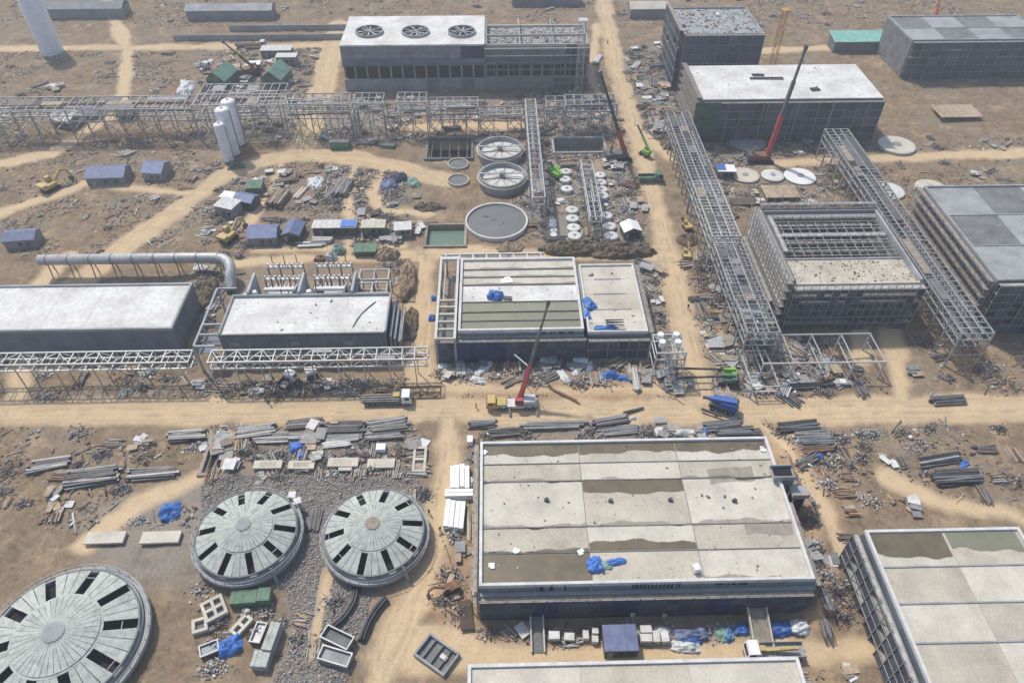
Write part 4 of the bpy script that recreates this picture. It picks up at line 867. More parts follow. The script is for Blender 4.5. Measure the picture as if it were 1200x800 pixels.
# ------------------------------------------------------------------ domed tanks
OCCC = []
def domed_tank(c, R, label, seed, scale=1.0):
    r = random.Random(seed); t = thing('domed_tank', label, 'tank', (c[0], c[1], 0)); X, Y = c
    OCCC.append((X, Y, R+.4))
    ez, mz, az = 3.5*scale, 4.9*scale, 5.9*scale; r1, r2, r3 = R*.925, R*.50, R*.125
    mb = MB(); mb.lathe((X, Y, 0), [(R*.955, -.4), (R*.955, 2.9*scale), (R*.90, 2.9*scale), (R*.90, -.4)], 64); mb.build('ring_wall', 'concrete_grey', t)
    mb = MB(); mb.lathe((X, Y, 0), [(R*.965, 1.5*scale), (R*1.03, 1.5*scale), (R*1.03, 2.3*scale), (R*.965, 2.3*scale)], 64); mb.build('gutter', 'concrete_grey', t)
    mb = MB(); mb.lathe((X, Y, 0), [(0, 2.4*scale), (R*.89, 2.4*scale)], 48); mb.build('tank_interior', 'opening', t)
    n = 10; off = {5: .02, 9: .14}.get(seed, .2); hw = .56*R/9.55; rin = R*.54; rout = r1-.12
    def PA(rad, k, u): ha = hw/rad; a0 = off+2*math.pi*k/n+ha; a1 = off+2*math.pi*(k+1)/n-ha; a = a0+(a1-a0)*u; return rad*math.cos(a), rad*math.sin(a)
    for k in range(n):
        for j in range(3):
            mb = MB(); dz = r.uniform(-.03, .03); g = .012; us = [j/3+g, j/3+1/6, (j+1)/3-g]; v = []
            for dd in (0, -.18):
                for rad, z in ((rout, ez+.04), (rin, mz-(rin-r2)/(r1-r2)*(mz-ez))):
                    for u in us: q = PA(rad, k, u); v.append((X+q[0], Y+q[1], z+dz+dd))
            mb.add(v, [(0,1,4,3), (1,2,5,4), (6,9,10,7), (7,10,11,8), (0,6,7,1), (1,7,8,2), (3,4,10,9), (4,5,11,10), (0,3,9,6), (2,8,11,5)])
            mb.build('roof_panel', 'precast', t)
        if r.random() < .45:
            a = off+2*math.pi*k/n; f = r.uniform(.55, .9); rr = r2+(r1-r2)*f; dx, dy = -math.sin(a)*hw, math.cos(a)*hw
            member('strut', (X+rr*math.cos(a)-dx, Y+rr*math.sin(a)-dy, ez+.4), (X+rr*math.cos(a)+dx, Y+rr*math.sin(a)+dy, ez+.3), .14, .12, 'concrete_grey', t)
    mb = MB(); zr = mz-(rin-r2)/(r1-r2)*(mz-ez); mb.lathe((X, Y, 0), [(rin+.02, zr-.2), (rin+.02, zr+.02), (r2-.2, mz+.01), (r2-.2, mz-.2)], 60); mb.build('inner_ring', 'precast', t)
    m = 40
    for k in range(m):
        a0 = off+2*math.pi*k/m; a1 = off+2*math.pi*(k+1)/m; mb = MB(); dz = r.uniform(-.02, .02)
        mb.lathe((X, Y, dz), [(r2+.15, mz-.1), (r2+.15, mz+.12), (r3, az), (r3, az-.2)], 1, a0+.006, a1-.006); mb.build('cone_panel', 'precast', t)
    mb = MB(); mb.lathe((X, Y, 0), [(r3+.12, az-.1), (r3+.12, az+.12), (r3-.15, az+.14), (0, az+.1)], 20); mb.build('crown_slab', 'timber_grey' if seed == 9 else 'concrete_grey', t)
    mb = MB(); mb.lathe((X, Y, 0), [(r1+.02, ez-.3), (r1+.16, ez-.3), (r1+.16, ez+.08), (r1-.1, ez+.1), (r1-.1, ez-.02)], 64); mb.build('eave_ring', 'concrete_dark', t)
    for q in range(36):
        a = q*2*math.pi/36; member('rail_post', (X+R*1.02*math.cos(a), Y+R*1.02*math.sin(a), 2.2*scale), (X+R*1.02*math.cos(a), Y+R*1.02*math.sin(a), 3.2*scale), .07, .07, 'scaffold', t)
    mb = MB(); mb.lathe((X, Y, 0), [(R*1.02-.04, 3.15*scale), (R*1.02+.04, 3.15*scale), (R*1.02+.04, 3.23*scale), (R*1.02-.04, 3.23*scale)], 36); mb.build('hand_rail', 'scaffold', t)
    a = -.9; member('ladder', (X+R*1.1*math.cos(a), Y+R*1.1*math.sin(a), 0), (X+R*.98*math.cos(a), Y+R*.98*math.sin(a), ez), .6, .1, 'steel', t)
    return t
d1 = (-46.0, 72.6); d2 = (-23.1, 72.3)
domed_tank(d1, 9.55, 'left of the two round tanks with slotted conical concrete roof', 5)
domed_tank(d2, 9.55, 'right of the two round tanks with slotted conical concrete roof, nearer the largest hall', 9)
q = G(70, 748, 3.5); domed_tank((q.x, q.y), 13.0, 'partly cut off round tank with slotted roof at the lower left corner', 12)
for k, (px, py) in enumerate(((346, 590), (352, 597))):
    mb = MB(); p = P(px, py); mb.box(-.5, .5, -.5, .5, 0, 2.8); mb.box(-.7, .7, -.7, .7, 2.8, 3.2)
    solo(mb, 'pump_box', 'off_white', ('upper', 'lower')[k]+' of two small white boxes on the right rim of the left domed tank', 'box', p, .3*k)
# ------------------------------------------------------------------ white silos
for k, (bx, by, hh, r, l) in enumerate(((281, 170, 14.8, 2.2, 'rearmost and tallest-looking'), (275, 181.5, 15.2, 2.15, 'middle'), (269.5, 190.5, 12.6, 1.65, 'front and slimmest'))):
    p = P(bx, by); t = thing('silo', l+' of three white upright storage silos at the left', 'silo', p, 0, 'white silos'); occ(p.x-3, p.x+3, p.y-3, p.y+3)
    mb = MB(); mb.lathe((0, 0, 0), [(r, .9), (r, hh), (r*.93, hh+.35), (r*.7, hh+.62), (r*.35, hh+.78), (0, hh+.82)], 28); mb.build('vessel', 'white_paint', t, True)
    mb = MB(); mb.cyl((0, 0, hh+.75), .35, .5, 10); mb.build('vent_cap', 'off_white', t)
    for q in range(4):
        a = q*math.pi/2+.6; member('leg', (r*.8*math.cos(a), r*.8*math.sin(a), -.2), (r*.8*math.cos(a), r*.8*math.sin(a), 1.2), .4, .4, 'concrete_grey', t)
    member('ladder', (r+.15, -.3, 1), (r+.15, -.3, hh), .4, .12, 'steel', t)
    mb = MB(); mb.lathe((0, 0, 0), [(r+.01, hh*.33), (r+.05, hh*.33), (r+.05, hh*.33+.15), (r+.01, hh*.33+.15)], 28); mb.build('weld_band', 'off_white', t)
p = P(277, 196); mb = MB(); mb.box(-2.6, 2.6, -1.2, 1.2, 0, .5); mb.box(-1.8, -.4, -.7, .7, .5, 2.0); mb.box(.2, 1.9, -.6, .5, .5, 1.5); mb.cyl((1.2, .1, 1.5), .3, .8, 8)
solo(mb, 'pump_skid', 'green_box', 'dark green pump skid at the foot of the white silos', 'pump', p, .2)
p = P(62, 62); t = thing('silo', 'large pale silo standing alone near the upper left corner', 'silo', p, 0)
mb = MB(); mb.lathe((0, 0, 0), [(4.2, 0), (4.2, 24), (3.4, 25), (0, 25.6)], 28); mb.build('vessel', 'white_paint', t, True); mb = MB(); mb.cyl((0, 0, 25.4), .5, .5, 10); mb.build('vent_cap', 'off_white', t)
# ------------------------------------------------------------------ ring tanks, slabs, pits
for k, (px, py) in enumerate(((586, 183), (588.5, 215))):
    c = P(px, py); c.z = 0; t = thing('ring_tank', ('farther', 'nearer')[k]+' of the two open ring tanks with white floor beside the ladder-like rack', 'tank', c, 0); OCCC.append((c.x, c.y, 7.2))
    mb = MB(); mb.lathe((0, 0, 0), [(7.0, -.3), (7.0, 3.2), (6.5, 3.2), (6.5, .5)], 48); mb.build('ring_wall', 'concrete_grey', t)
    mb = MB(); mb.lathe((0, 0, 0), [(7.0, 2.2), (7.5, 2.2), (7.5, 2.6), (7.02, 2.6)], 48); mb.build('walkway', 'concrete', t)
    mb = MB(); mb.lathe((0, 0, 0), [(0, 2.0), (6.48, 1.7)], 48); mb.build('floor', 'concrete_white', t)
    member('bridge', (-6.6, .4, 3.3), (6.6, .4, 3.3), .7, .2, 'steel', t); mb = MB(); mb.cyl((0, .4, 2), .8, 1.6, 12); mb.build('centre_drive', 'concrete_grey', t)
    for q in range(9):
        a = q*.7; member('rake_arm', (0, .4, 2.3), (5.8*math.cos(a), 5.8*math.sin(a), 2.2), .12, .15, 'steel_dark', t)
    for q in range(28):
        a = q*2*math.pi/28; member('rail_post', (6.75*math.cos(a), 6.75*math.sin(a), 3.2), (6.75*math.cos(a), 6.75*math.sin(a), 4.1), .06, .06, 'scaffold', t)
for k, (px, py, r) in enumerate(((537, 193.5, 3.3), (537, 212.5, 3.3))):
    c = P(px, py); c.z = 0; t = thing('round_sump', ('farther', 'nearer')[k]+' of two small round grey sumps left of the ring tanks', 'sump', c, 0)
    mb = MB(); mb.lathe((0, 0, 0), [(r, -.3), (r, .7), (r-.3, .7), (r-.3, .2)], 32); mb.build('rim', 'concrete', t)
    mb = MB(); mb.lathe((0, 0, 0), [(0, .3), (r-.3, .3)], 32); mb.build('floor', 'slurry', t); occ(c.x-r, c.x+r, c.y-r, c.y+r)
c = G(582, 261.5); t = thing('round_tank', 'wide round tank base with dark grey floor and pale rim', 'tank', c, 0); OCCC.append((c.x, c.y, 8.8))
mb = MB(); mb.lathe((0, 0, 0), [(8.75, -.3), (8.75, 1.1), (8.3, 1.1), (8.3, .4)], 56); mb.build('rim', 'parapet', t)
mb = MB(); mb.lathe((0, 0, 0), [(0, .75), (8.3, .55)], 56); mb.build('floor', 'slurry', t)
for q in range(3): block('sludge_ridge', (-3+q*2.2, 2.5-q*1.8, .78), (1.6, .5, .12), 'concrete_dark', t, .5*q)
def pit_walls(name, label, rect, m, wall=.4, lip=.4, m2='concrete_grey', posts=0, water=None, wlabel=None):
    x0, x1, y0, y1, d = rect; t = thing(name, label, 'pit', ((x0+x1)/2, (y0+y1)/2, -d)); occ(x0-.5, x1+.5, y0-.5, y1+.5)
    e = .7
    block('pit_wall', ((x0+x1)/2, y0-e/2+.1, (lip-d)/2), (x1-x0+2*e, e, d+lip+.4), m, t); block('pit_wall', ((x0+x1)/2, y1+e/2-.1, (lip-d)/2), (x1-x0+2*e, e, d+lip+.4), m, t)
    block('pit_wall', (x0-e/2+.1, (y0+y1)/2, (lip-d)/2-.003), (e, y1-y0-.22, d+lip+.4), m, t); block('pit_wall', (x1+e/2-.1, (y0+y1)/2, (lip-d)/2-.003), (e, y1-y0-.22, d+lip+.4), m, t)
    block('pit_floor', ((x0+x1)/2, (y0+y1)/2, -d+.3), (x1-x0, y1-y0, .2), m2, t)
    for i in range(posts):
        x = x0+(x1-x0)*(i+.5)/posts; member('strut', (x, y0+.3, .1), (x, y1-.3, .1), .22, .22, 'steel_dark', t); member('baffle', (x, y0+.3, -d+.4), (x, y1-.3, -d+.4), .2, .5, 'concrete_dark', t)
    return t
t = pit_walls('pond', 'square sump flooded with murky green water left of the round tank', POND, 'timber_grey', lip=.25)
mb = MB(); x0, x1, y0, y1, d = POND; mb.box(x0+.15, x1-.15, y0+.15, y1-.15, -d+.42, -1.2); mb.build('water', 'water', t)
pit_walls('excavated_pit', 'dark rectangular excavated pit left of the ring tanks', PIT_A, 'concrete_dark', m2='opening', posts=5)
t = pit_walls('excavated_pit', 'concrete pit full of steel bars right of the ladder-like rack', PIT_B, 'concrete_grey', m2='concrete_dark', posts=0)
x0, x1, y0, y1, d = PIT_B
for i in range(24): member('rebar', (x0+.6+i*(x1-x0-1.2)/23, y1-.9, -d+.4), (x0+.6+i*(x1-x0-1.2)/23, y1-.9, .3+random.random()), .12, .12, 'scaffold', t)
for i in range(14):
    for j in range(3): member('rebar', (x0+1+i*(x1-x0-2)/13, y0+1+j*1.9, -d+.4), (x0+1+i*(x1-x0-2)/13, y0+1+j*1.9, -.4+random.random()), .12, .12, 'scaffold', t)
pit_walls('foundation_pit', 'brown foundation pit at the left edge above the left domed tank', PIT_C, 'timber_grey', m2='timber_grey', posts=3)
t = thing('foundation_pit', 'grey concrete box pit set askew at the bottom edge left of the largest hall', 'pit', P(512, 768), -.62)
for s_ in (-1, 1): block('pit_wall', (0, s_*2.0, .3), (6.2, .35, 1.2), 'concrete_grey', t); block('pit_wall', (s_*2.95, 0, .3), (.35, 3.64, 1.2), 'concrete_grey', t)
block('pit_floor', (0, 0, .02), (5.5, 3.6, .3), 'concrete_dark', t)
for i_ in range(3): block('baffle', (-1.6+i_*1.6, 0, .4), (.2, 3.5, .6), 'concrete_dark', t)
block('step', (1.2, .3, .45), (1.2, .8, .5), 'off_white', t)
t = thing('steel_plate', 'dark brown steel plate lying left of the front wall of the largest hall', 'plate', P(546, 722), .12)
block('plate', (0, 0, .32), (2.2, 5.2, .12), 'plate_brown', t)
for s_ in (-1.8, 0, 1.8): block('rib', (0, s_, .14), (2.1, .2, .2), 'rust', t)
# white tank tops in two rows and others
def tank_top(px, py, wpx, label, hh=1.3, group='white tank tops in rows', m='off_white', lid=True):
    c = P(px, py); z = (c-Vector((0, 0, CAMH))).length; r = wpx/2*z/FPX; c.z -= .2
    t = thing('tank_top', label, 'tank', c, random.random()*6, group); occ(c.x-r, c.x+r, c.y-r, c.y+r)
    mb = MB(); mb.lathe((0, 0, 0), [(r, 0), (r, hh), (r*.9, hh+.12), (0, hh+.2)], 22); mb.build('shell', m, t)
    if lid:
        mb = MB(); mb.cyl((0, 0, hh+.15), r*.22, .25, 10); mb.build('manhole', 'concrete_grey', t)
        mb = MB(); mb.lathe((0, 0, 0), [(r+.12, hh-.25), (r+.12, hh-.05), (r-.02, hh-.05)], 22); mb.build('rim', 'concrete_grey', t)
    return t
L1 = [(663,204),(662,213.5),(664,224),(670,249),(670.5,259),(672,270),(673,280)]
L2 = [(703,208),(704,216.5),(705,224.5),(706,232),(710,256),(714,268),(716,280)]
ords = ['first', 'second', 'third', 'fourth', 'fifth', 'sixth', 'nearest']
for k, (x, y) in enumerate(L1): tank_top(x, y, 12.5+k*.5, ords[k]+' white round tank top from the back in the left row' if k < 6 else 'nearest white round tank top of the left row, by the spoil heap')
for k, (x, y) in enumerate(L2): tank_top(x, y, 12+k*.55, ords[k]+' white round tank top from the back in the right row' if k < 6 else 'nearest white round tank top of the right row, by the spoil heap')
for k, (x, y) in enumerate([(648,261),(648,265.5),(649,272),(649,277)]): tank_top(x, y, 8.5, ords[k]+' of four small white discs left of the left tank row, counted from the back', .8, 'small white discs', 'white_paint', False)
tank_top(875, 169, 37, 'large blue-grey tank disc at the foot of the far netted hall', .9, None, 'steel', True)
tank_top(873, 207, 30, 'left of three pale tank slabs by the red crane, with rubble on it', .8, None, 'concrete_pale')
tank_top(905, 207, 24, 'middle and smallest of three pale tank slabs below the red crane', .8, None, 'off_white')
tank_top(937, 208, 33, 'right and whitest of three tank slabs below the red crane', .9, None, 'white_paint')
tank_top(1050, 172, 36, 'pale tank slab beyond the right edge beside the netted hall', .9, None, 'concrete_pale'); tank_top(1040, 225, 32, 'cream tank slab at the right edge behind the open structure', .9, None, 'off_white'); tank_top(1090, 222, 30, 'grey-white tank slab farther right behind the open structure', .9, None, 'concrete_pale')
# plank deck
c = P(913, 229); t = thing('plank_deck', 'square timber plank deck below the three pale tank slabs', 'deck', c, 0)
for i in range(11): block('plank', (-4.6+i*.92, 0, 1.35+random.uniform(-.03, .03)), (.86, 6.6, .14), 'ply', t)
for y in (-2.9, 0, 2.9): member('joist', (-5, y, 1.1), (5, y, 1.1), .2, .3, 'timber', t)
for x in (-4.6, 4.6):
    for y in (-2.9, 2.9): member('leg', (x, y, -.3), (x, y, .95), .25, .25, 'timber', t)
occ(c.x-5, c.x+5, c.y-4, c.y+4)
# spoil heaps
def heap(px, py, rx, ry, hz, label, m='dirt_pile', seed=0, rz=0, n=72):
    c = P(px, py); u = np.linspace(-1.15, 1.15, n); X, Y = np.meshgrid(u, u, indexing='ij'); nz = fbm(X*3+seed*7, Y*3+seed*3, 1., 60+seed, 4)-.5
    d = np.hypot(X, Y)+nz*.5; Z = hz*np.clip(1-d*d, 0, 1)**.5*(1+nz*1.5)+(fbm(X*rx*1.1, Y*ry*1.1, 1., 90+seed, 3)-.5)*.75*hz*(d < 1)-1.2*np.clip((d-.97)*6, 0, 1)-.05
    v = np.stack([X*rx, Y*ry, Z], -1).reshape(-1, 3); ii = np.arange(n*n).reshape(n, n); f = np.stack([ii[:-1, :-1], ii[1:, :-1], ii[1:, 1:], ii[:-1, 1:]], -1).reshape(-1, 4)
    o = np_mesh('spoil_heap', v, f, m, smooth=False); o.location = c; o.rotation_euler = (0, 0, rz); return tag(o, label, 'heap')
heap(672, 293, 9, 3.0, 2.3, 'left half of the long dark brown spoil heap behind the middle hall', 'scrub_heap', 1); heap(728, 296, 9.5, 3.0, 2.3, 'right half of the long dark brown spoil heap ending at the road', 'scrub_heap', 2)
heap(478, 330, 2.0, 7, 1.3, 'grey-brown rubble ridge right of the substation, farther part', 'dirt_pile', 3); heap(481, 380, 2.0, 6, 1.2, 'dark rubble ridge between substation and middle hall, nearer part', 'scrub_heap', 4)
heap(454, 300, 3.4, 2.6, 2.2, 'brown soil heap behind the right end of the substation', 'dirt_pile', 5); heap(806, 283, 3, 3.0, 1.6, 'brown scrubby heap beside the long rack and the road', 'scrub_heap', 6)
heap(245, 345, 2.4, 6.5, 1.8, 'dark brown spoil strip at the left edge behind the duct', 'scrub_heap', 7); heap(598, 291, 3.6, 2.6, 1.2, 'grey gravel heap below the round tank', 'dirt_pile', 8)
pass
heap(502, 243, 5, 2.2, 1.4, 'small dark heap above the green sump', 'scrub_heap', 11)
# ------------------------------------------------------------------ vehicles and cranes
def wheel(t, x, y, r=.5, w=.4):
    mb = MB(); mb.cyl((0, 0, -w/2), r, w, 14); mb.v = [(x+p[0], y+p[2], r+p[1]) for p in mb.v]; o = mb.build('wheel', 'rubber', t)
    mb = MB(); mb.cyl((0, 0, -w/2-.02), r*.55, w+.04, 10); mb.v = [(x+p[0], y+p[2], r+p[1]) for p in mb.v]; mb.build('rim', 'steel', o); return o
def truck_cab(t, x, m='white_paint', w=2.4, h=2.9, L=2.1):
    mb = MB(); mb.side([(x, .75), (x+L, .75), (x+L, 1.7), (x+L-.35, h), (x+.15, h), (x, h-.2)], -w/2, w/2); c = mb.build('cab', m, t)
    mb = MB(); mb.add([(x+L+.015, -w*.42, 1.75), (x+L+.015, w*.42, 1.75), (x+L-.30, w*.40, h-.22), (x+L-.30, -w*.40, h-.22)], [(0,1,2,3)]); mb.build('windscreen', 'glass', c)
    for s in (-1, 1): mb = MB(); mb.box(x+.7, x+L-.45, s*(w/2+.01)-.01, s*(w/2+.01)+.01, 1.75, h-.3); mb.build('side_window', 'glass', c)
    for s in (-1, 1): mb = MB(); mb.box(x+L, x+L+.05, s*w*.36-.15, s*w*.36+.15, .9, 1.15); mb.build('headlight', 'off_white', c)
    return c
def flatbed(px, py, rz, label, L=9.0, cab='white_paint', bed='steel_dark', load=None, cat='truck'):
    t = thing('flatbed_truck', label, cat, P(px, py, .04), rz)
    mb = MB(); mb.box(-L/2, L/2, -.45, .45, .65, .95); mb.build('chassis', 'steel_dark', t)
    mb = MB(); mb.box(-L/2, L/2-2.4, -1.25, 1.25, .98, 1.2); mb.build('bed', bed, t)
    mb = MB(); mb.box(L/2-2.5, L/2-2.38, -1.25, 1.25, 1.21, 2.2); mb.build('headboard', bed, t)
    truck_cab(t, L/2-2.2, cab)
    for x in (-L/2+1.0, -L/2+2.2, L/2-1.2):
        for s in (-1, 1): wheel(t, x, s*1.05)
    if load == 'beams':
        for i in range(7): member('loaded_beam', (-L/2-.6+random.random(), -1+i*.32, 1.4+.25*(i % 2)), (L/2-2.7, -1+i*.32+.1, 1.4+.25*(i % 2)), .26, .26, 'timber' if i > 4 else 'pipe_grey', t)
        block('loaded_crate', (L/2-3.4, .4, 1.7), (1.4, 1.2, .9), 'yellow', t)
    if load == 'sides':
        for s in (-1, 1): block('side_board', (-1.2, s*1.22, 1.55), (L-2.5, .08, .7), bed, t)
    return t
flatbed(455, 471, 0, 'flatbed truck with white cab loaded with steel beams on the main road', 10.6, load='beams')
flatbed(369, 449, math.radians(115), 'small white truck parked in the shade of the low rack', 5.6, load='sides')
flatbed(339, 449, math.radians(60), 'smaller white pickup beside the low rack, left of the white truck', 4.4, load='sides')
flatbed(762, 212, 0, 'dark olive flat truck beside the pale road above the tank rows', 7.5, 'green_box', 'green_box', 'sides')
flatbed(295, 56, 0, 'long dark lorry on the far dirt road at the top left', 12, 'off_white', 'steel_dark', 'beams')
flatbed(241, 83, math.radians(60), 'small grey car-sized truck at the left of the far yard', 4.6, 'off_white', 'steel', 'sides')
t = flatbed(905, 766, math.pi, 'truck with white cab and yellow loader arm on its bed at the bottom right', 9.8, bed='steel', load='sides')
member('loader_arm', (2.0, 0, 1.6), (-3.6, .1, 2.4), .5, .5, 'yellow', t); member('loader_arm', (-3.6, .1, 2.4), (-.5, .45, 2.9), .32, .32, 'yellow', t); block('loader_base', (2.2, 0, 1.9), (.9, .9, 1.4), 'yellow', t)
def crawler(t, L=4.6, w=3.2, tw=.6, th=.95):
    for s in (-1, 1):
        mb = MB(); n = 8; pr = []
        for i in range(n+1): a = math.pi/2+math.pi*i/n; pr.append((-L/2+th/2+th/2*math.cos(a), th/2+th/2*math.sin(a)))
        for i in range(n+1): a = -math.pi/2+math.pi*i/n; pr.append((L/2-th/2+th/2*math.cos(a), th/2+th/2*math.sin(a)))
        mb.side(pr, s*(w/2-tw/2)-tw/2, s*(w/2-tw/2)+tw/2); mb.build('track', 'rubber', t)
def crane_boom(t, a, b, w0, w1, parts, hookdrop=3.0):
    """telescopic boom from a to b (own coordinates) in sections: (end fraction, material)"""
    a = Vector(a); b = Vector(b); f0 = 0
    for i, (f1, m) in enumerate(parts):
        k = i/max(1, len(parts)-1); w = w0+(w1-w0)*k
        member('boom_section', a+(b-a)*f0, a+(b-a)*f1, w, w*1.15, m, t); f0 = f1-.015
    d = (b-a).normalized(); member('boom_head', b-d*.2, b+d*.9, w1*1.5, w1*1.8, 'steel_dark', t)
    member('hook_line', b+d*.6, b+d*.6-Vector((0, 0, hookdrop)), .06, .06, 'pipe_dark', t); q = b+d*.6-Vector((0, 0, hookdrop))
    mb = MB(); mb.cyl((q.x, q.y, q.z-.6), .28, .6, 8); mb.build('hook_block', 'yellow', t)
# truck crane in the middle of the main road
p = P(600, 476, .04); t = thing('truck_crane', 'truck crane with tan body and raised red boom on the main road', 'crane', p, math.pi)
mb = MB(); mb.box(-5.4, 4.4, -1.15, 1.15, .7, 1.35); mb.build('carrier', 'off_white', t)
truck_cab(t, 3.4, 'yellow', h=2.7); mb = MB(); mb.box(1.2, 3.3, -1.15, 1.15, 1.36, 1.9); mb.build('engine_hood', 'yellow', t)
for x in (-4.4, -3.1, 1.2, 2.6):
    for s in (-1, 1): wheel(t, x, s*1.05, .55)
mb = MB(); mb.cyl((-2.0, 0, 1.35), 1.0, .4, 16); mb.build('turntable', 'steel_dark', t)
mb = MB(); mb.box(-5.0, -2.4, -1.1, 1.1, 1.8, 2.7); mb.build('counterweight', 'off_white', t)
mb = MB(); mb.box(-2.3, -.6, .3, 1.2, 1.8, 3.2); oc = mb.build('operator_cab', 'red', t); mb = MB(); mb.box(-2.1, -.8, 1.205, 1.23, 2.3, 3.0); mb.build('window', 'glass', oc)
for x in (-5.2, .6):
    for s in (-1, 1): o_ = member('outrigger', (x, s*1.1, .9), (x, s*2.7, .9), .3, .3, 'steel_dark', t); member('outrigger_jack', (x, s*2.7, .05), (x, s*2.7, 1.0), .25, .25, 'steel_pale', t)
tip = G(642, 357, 22); f = p+Vector((1.8, .2, 2.6))
def loc_(q): d = Vector(q)-p; return Vector((-d.x, -d.y, d.z))
crane_boom(t, loc_(f), loc_(tip), .8, .36, [(.36, 'red'), (.68, 'steel_dark'), (1.0, 'steel_dark')], 2.0)
a_ = loc_(f)+(loc_(tip)-loc_(f))*.25; member('luffing_cylinder', (-.9, .1, 1.9), a_, .3, .3, 'red', t)
q1 = G(611, 423, 4.8); member('jib', loc_(f)+(loc_(tip)-loc_(f))*.34, loc_(q1+Vector((-1.5, 0, 2.0))), .22, .22, 'steel_pale', t)
# crawler cranes
def crawler_crane(px, py, rz, label, tippx, h, sections, body='red', w0=1.2, w1=.6):
    p = P(px, py, .03); t = thing('crawler_crane', label, 'crane', p, 0); c, s = math.cos(rz), math.sin(rz)
    t.rotation_euler = (0, 0, rz); crawler(t, 6.2, 4.4, .8, 1.1)
    mb = MB(); mb.box(-1.6, 1.6, -1.4, 1.4, .7, 1.25); mb.build('undercarriage', 'steel_dark', t)
    mb = MB(); mb.box(-4.0, 2.0, -1.4, 1.4, 1.3, 2.7); mb.build('house', body, t); mb = MB(); mb.box(-5.2, -4.05, -1.7, 1.7, 1.3, 3.0); mb.build('counterweight', 'steel_dark', t)
    mb = MB(); mb.box(.6, 2.4, 1.42, 2.4, 1.3, 3.2); oc = mb.build('operator_cab', body, t); mb = MB(); mb.box(2.41, 2.43, 1.5, 2.3, 2.0, 3.1); mb.build('window', 'glass', oc)
    tip = G(*tippx, h)-p; tip = Vector((tip.x*c+tip.y*s, -tip.x*s+tip.y*c, tip.z)); a = Vector((1.2, 0, 2.2))
    crane_boom(t, a, tip, w0, w1, sections, 4); member('backstay', (-3.8, 0, 3.0), a+(tip-a)*.3, .12, .12, 'pipe_dark', t); member('gantry', (-3.6, 0, 2.7), (-3.0, 0, 5.0), .2, 1.4, 'steel_dark', t)
    occ(p.x-4, p.x+4, p.y-3, p.y+3)
crawler_crane(893, 189, 0, 'crawler crane with red lower boom leaning right in front of the netted hall', (944, 57), 36, [(.40, 'red'), (.72, 'steel_dark'), (1, 'steel_dark')], 'rust')
crawler_crane(727, 187, .2, 'crawler crane with dark boom and red base beside the steel-filled pit', (704, 86), 29, [(.22, 'red'), (.3, 'red'), (.68, 'pipe_dark'), (1, 'pipe_dark')], 'steel_dark', 1.1, .55)
crawler_crane(296, 88, .4, 'small crane with dark red boom among the cabins at the top left', (262, 50), 14, [(.5, 'rust'), (1, 'rust')], 'rust', .9, .5)
# boom lifts
def boom_lift(px, py, rz, label, tip, m='lime', sc=1.0, split=.55):
    t = thing('boom_lift', label, 'boom lift', P(px, py, .03), rz)
    mb = MB(); mb.box(-1.5, 1.5, -.75, .75, .5, 1.1); mb.build('chassis', 'steel_dark', t)
    for x in (-1.1, 1.1):
        for s in (-1, 1): wheel(t, x, s*.95, .48, .4)
    mb = MB(); mb.box(-2.1, .5, -.95, .95, 1.15, 2.1); mb.box(-2.4, -1.2, -1.0, 1.0, 2.11, 2.4); mb.build('turret', m, t); mb = MB(); mb.box(-2.05, .3, -.25, .25, 2.45, 2.9); mb.build('boom_rest', m, t)
    a = Vector((-1.6, 0, 2.6)); b = Vector(tip); k = a+(b-a)*split
    member('boom_section', a, k, .5, .6, m, t); member('boom_section', k-(b-a)*.03, b, .32, .4, 'pipe_dark', t)
    bk = block('basket', (b.x+.5, b.y, b.z-.1), (.9, 1.6, .15), 'steel', t)
    for s in (-.75, .75): member('basket_rail', (b.x+.1, b.y+s, b.z+.9), (b.x+.95, b.y+s, b.z+.9), .07, .07, 'steel', t)
    member('basket_rail', (b.x+.95, b.y-.75, b.z+.9), (b.x+.95, b.y+.75, b.z+.9), .07, .07, 'steel', t)
    return t
boom_lift(848, 443, math.pi, 'lime green boom lift with its arm stretched over the road at the crossroads', (11.6, -.4, 3.0), split=.16)
boom_lift(848, 450, math.pi*.98, 'dark-armed green boom lift directly below the first at the crossroads', (11.0, .8, 2.2), 'green_box', split=.1)
boom_lift(651, 208, math.radians(120), 'lime green boom lift between the ladder-like rack and the tank tops', (3.2, 0, 3.8))
boom_lift(646, 203, math.radians(150), 'second lime green lift just behind the first beside the ladder-like rack', (2.6, 0, 3.6))
boom_lift(755, 182, math.radians(125), 'small lime boom lift with raised arm on the pale road behind the olive truck', (4.5, 0, 8.5))
# blue crane at the crossroads
t = thing('truck_crane', 'compact blue mobile crane with folded blue boom at the crossroads', 'crane', P(846, 479, .04), math.radians(155))
mb = MB(); mb.box(-2.8, 2.8, -1.1, 1.1, .7, 1.3); mb.build('carrier', 'steel_dark', t)
for x in (-2.0, -.9, 1.9):
    for s in (-1, 1): wheel(t, x, s*1.05, .55)
mb = MB(); mb.side([(-3.0, 1.35), (.9, 1.35), (.9, 2.4), (.2, 3.0), (-2.6, 3.2), (-3.0, 2.6)], -1.3, 1.3); mb.build('house', 'machine_blue', t)
mb = MB(); mb.side([(.95, 1.2), (2.4, 1.2), (2.4, 2.0), (2.0, 2.7), (.95, 2.7)], -1.1, .1); oc = mb.build('cab', 'machine_blue', t); mb = MB(); mb.box(2.2, 2.42, -.95, -.05, 1.95, 2.4); mb.build('windscreen', 'glass', oc)
member('boom_section', (-2.6, .5, 3.6), (3.2, .7, 2.9), .75, .75, 'machine_blue', t); member('boom_section', (3.1, .7, 2.9), (4.4, .8, 2.7), .45, .5, 'pipe_dark', t)
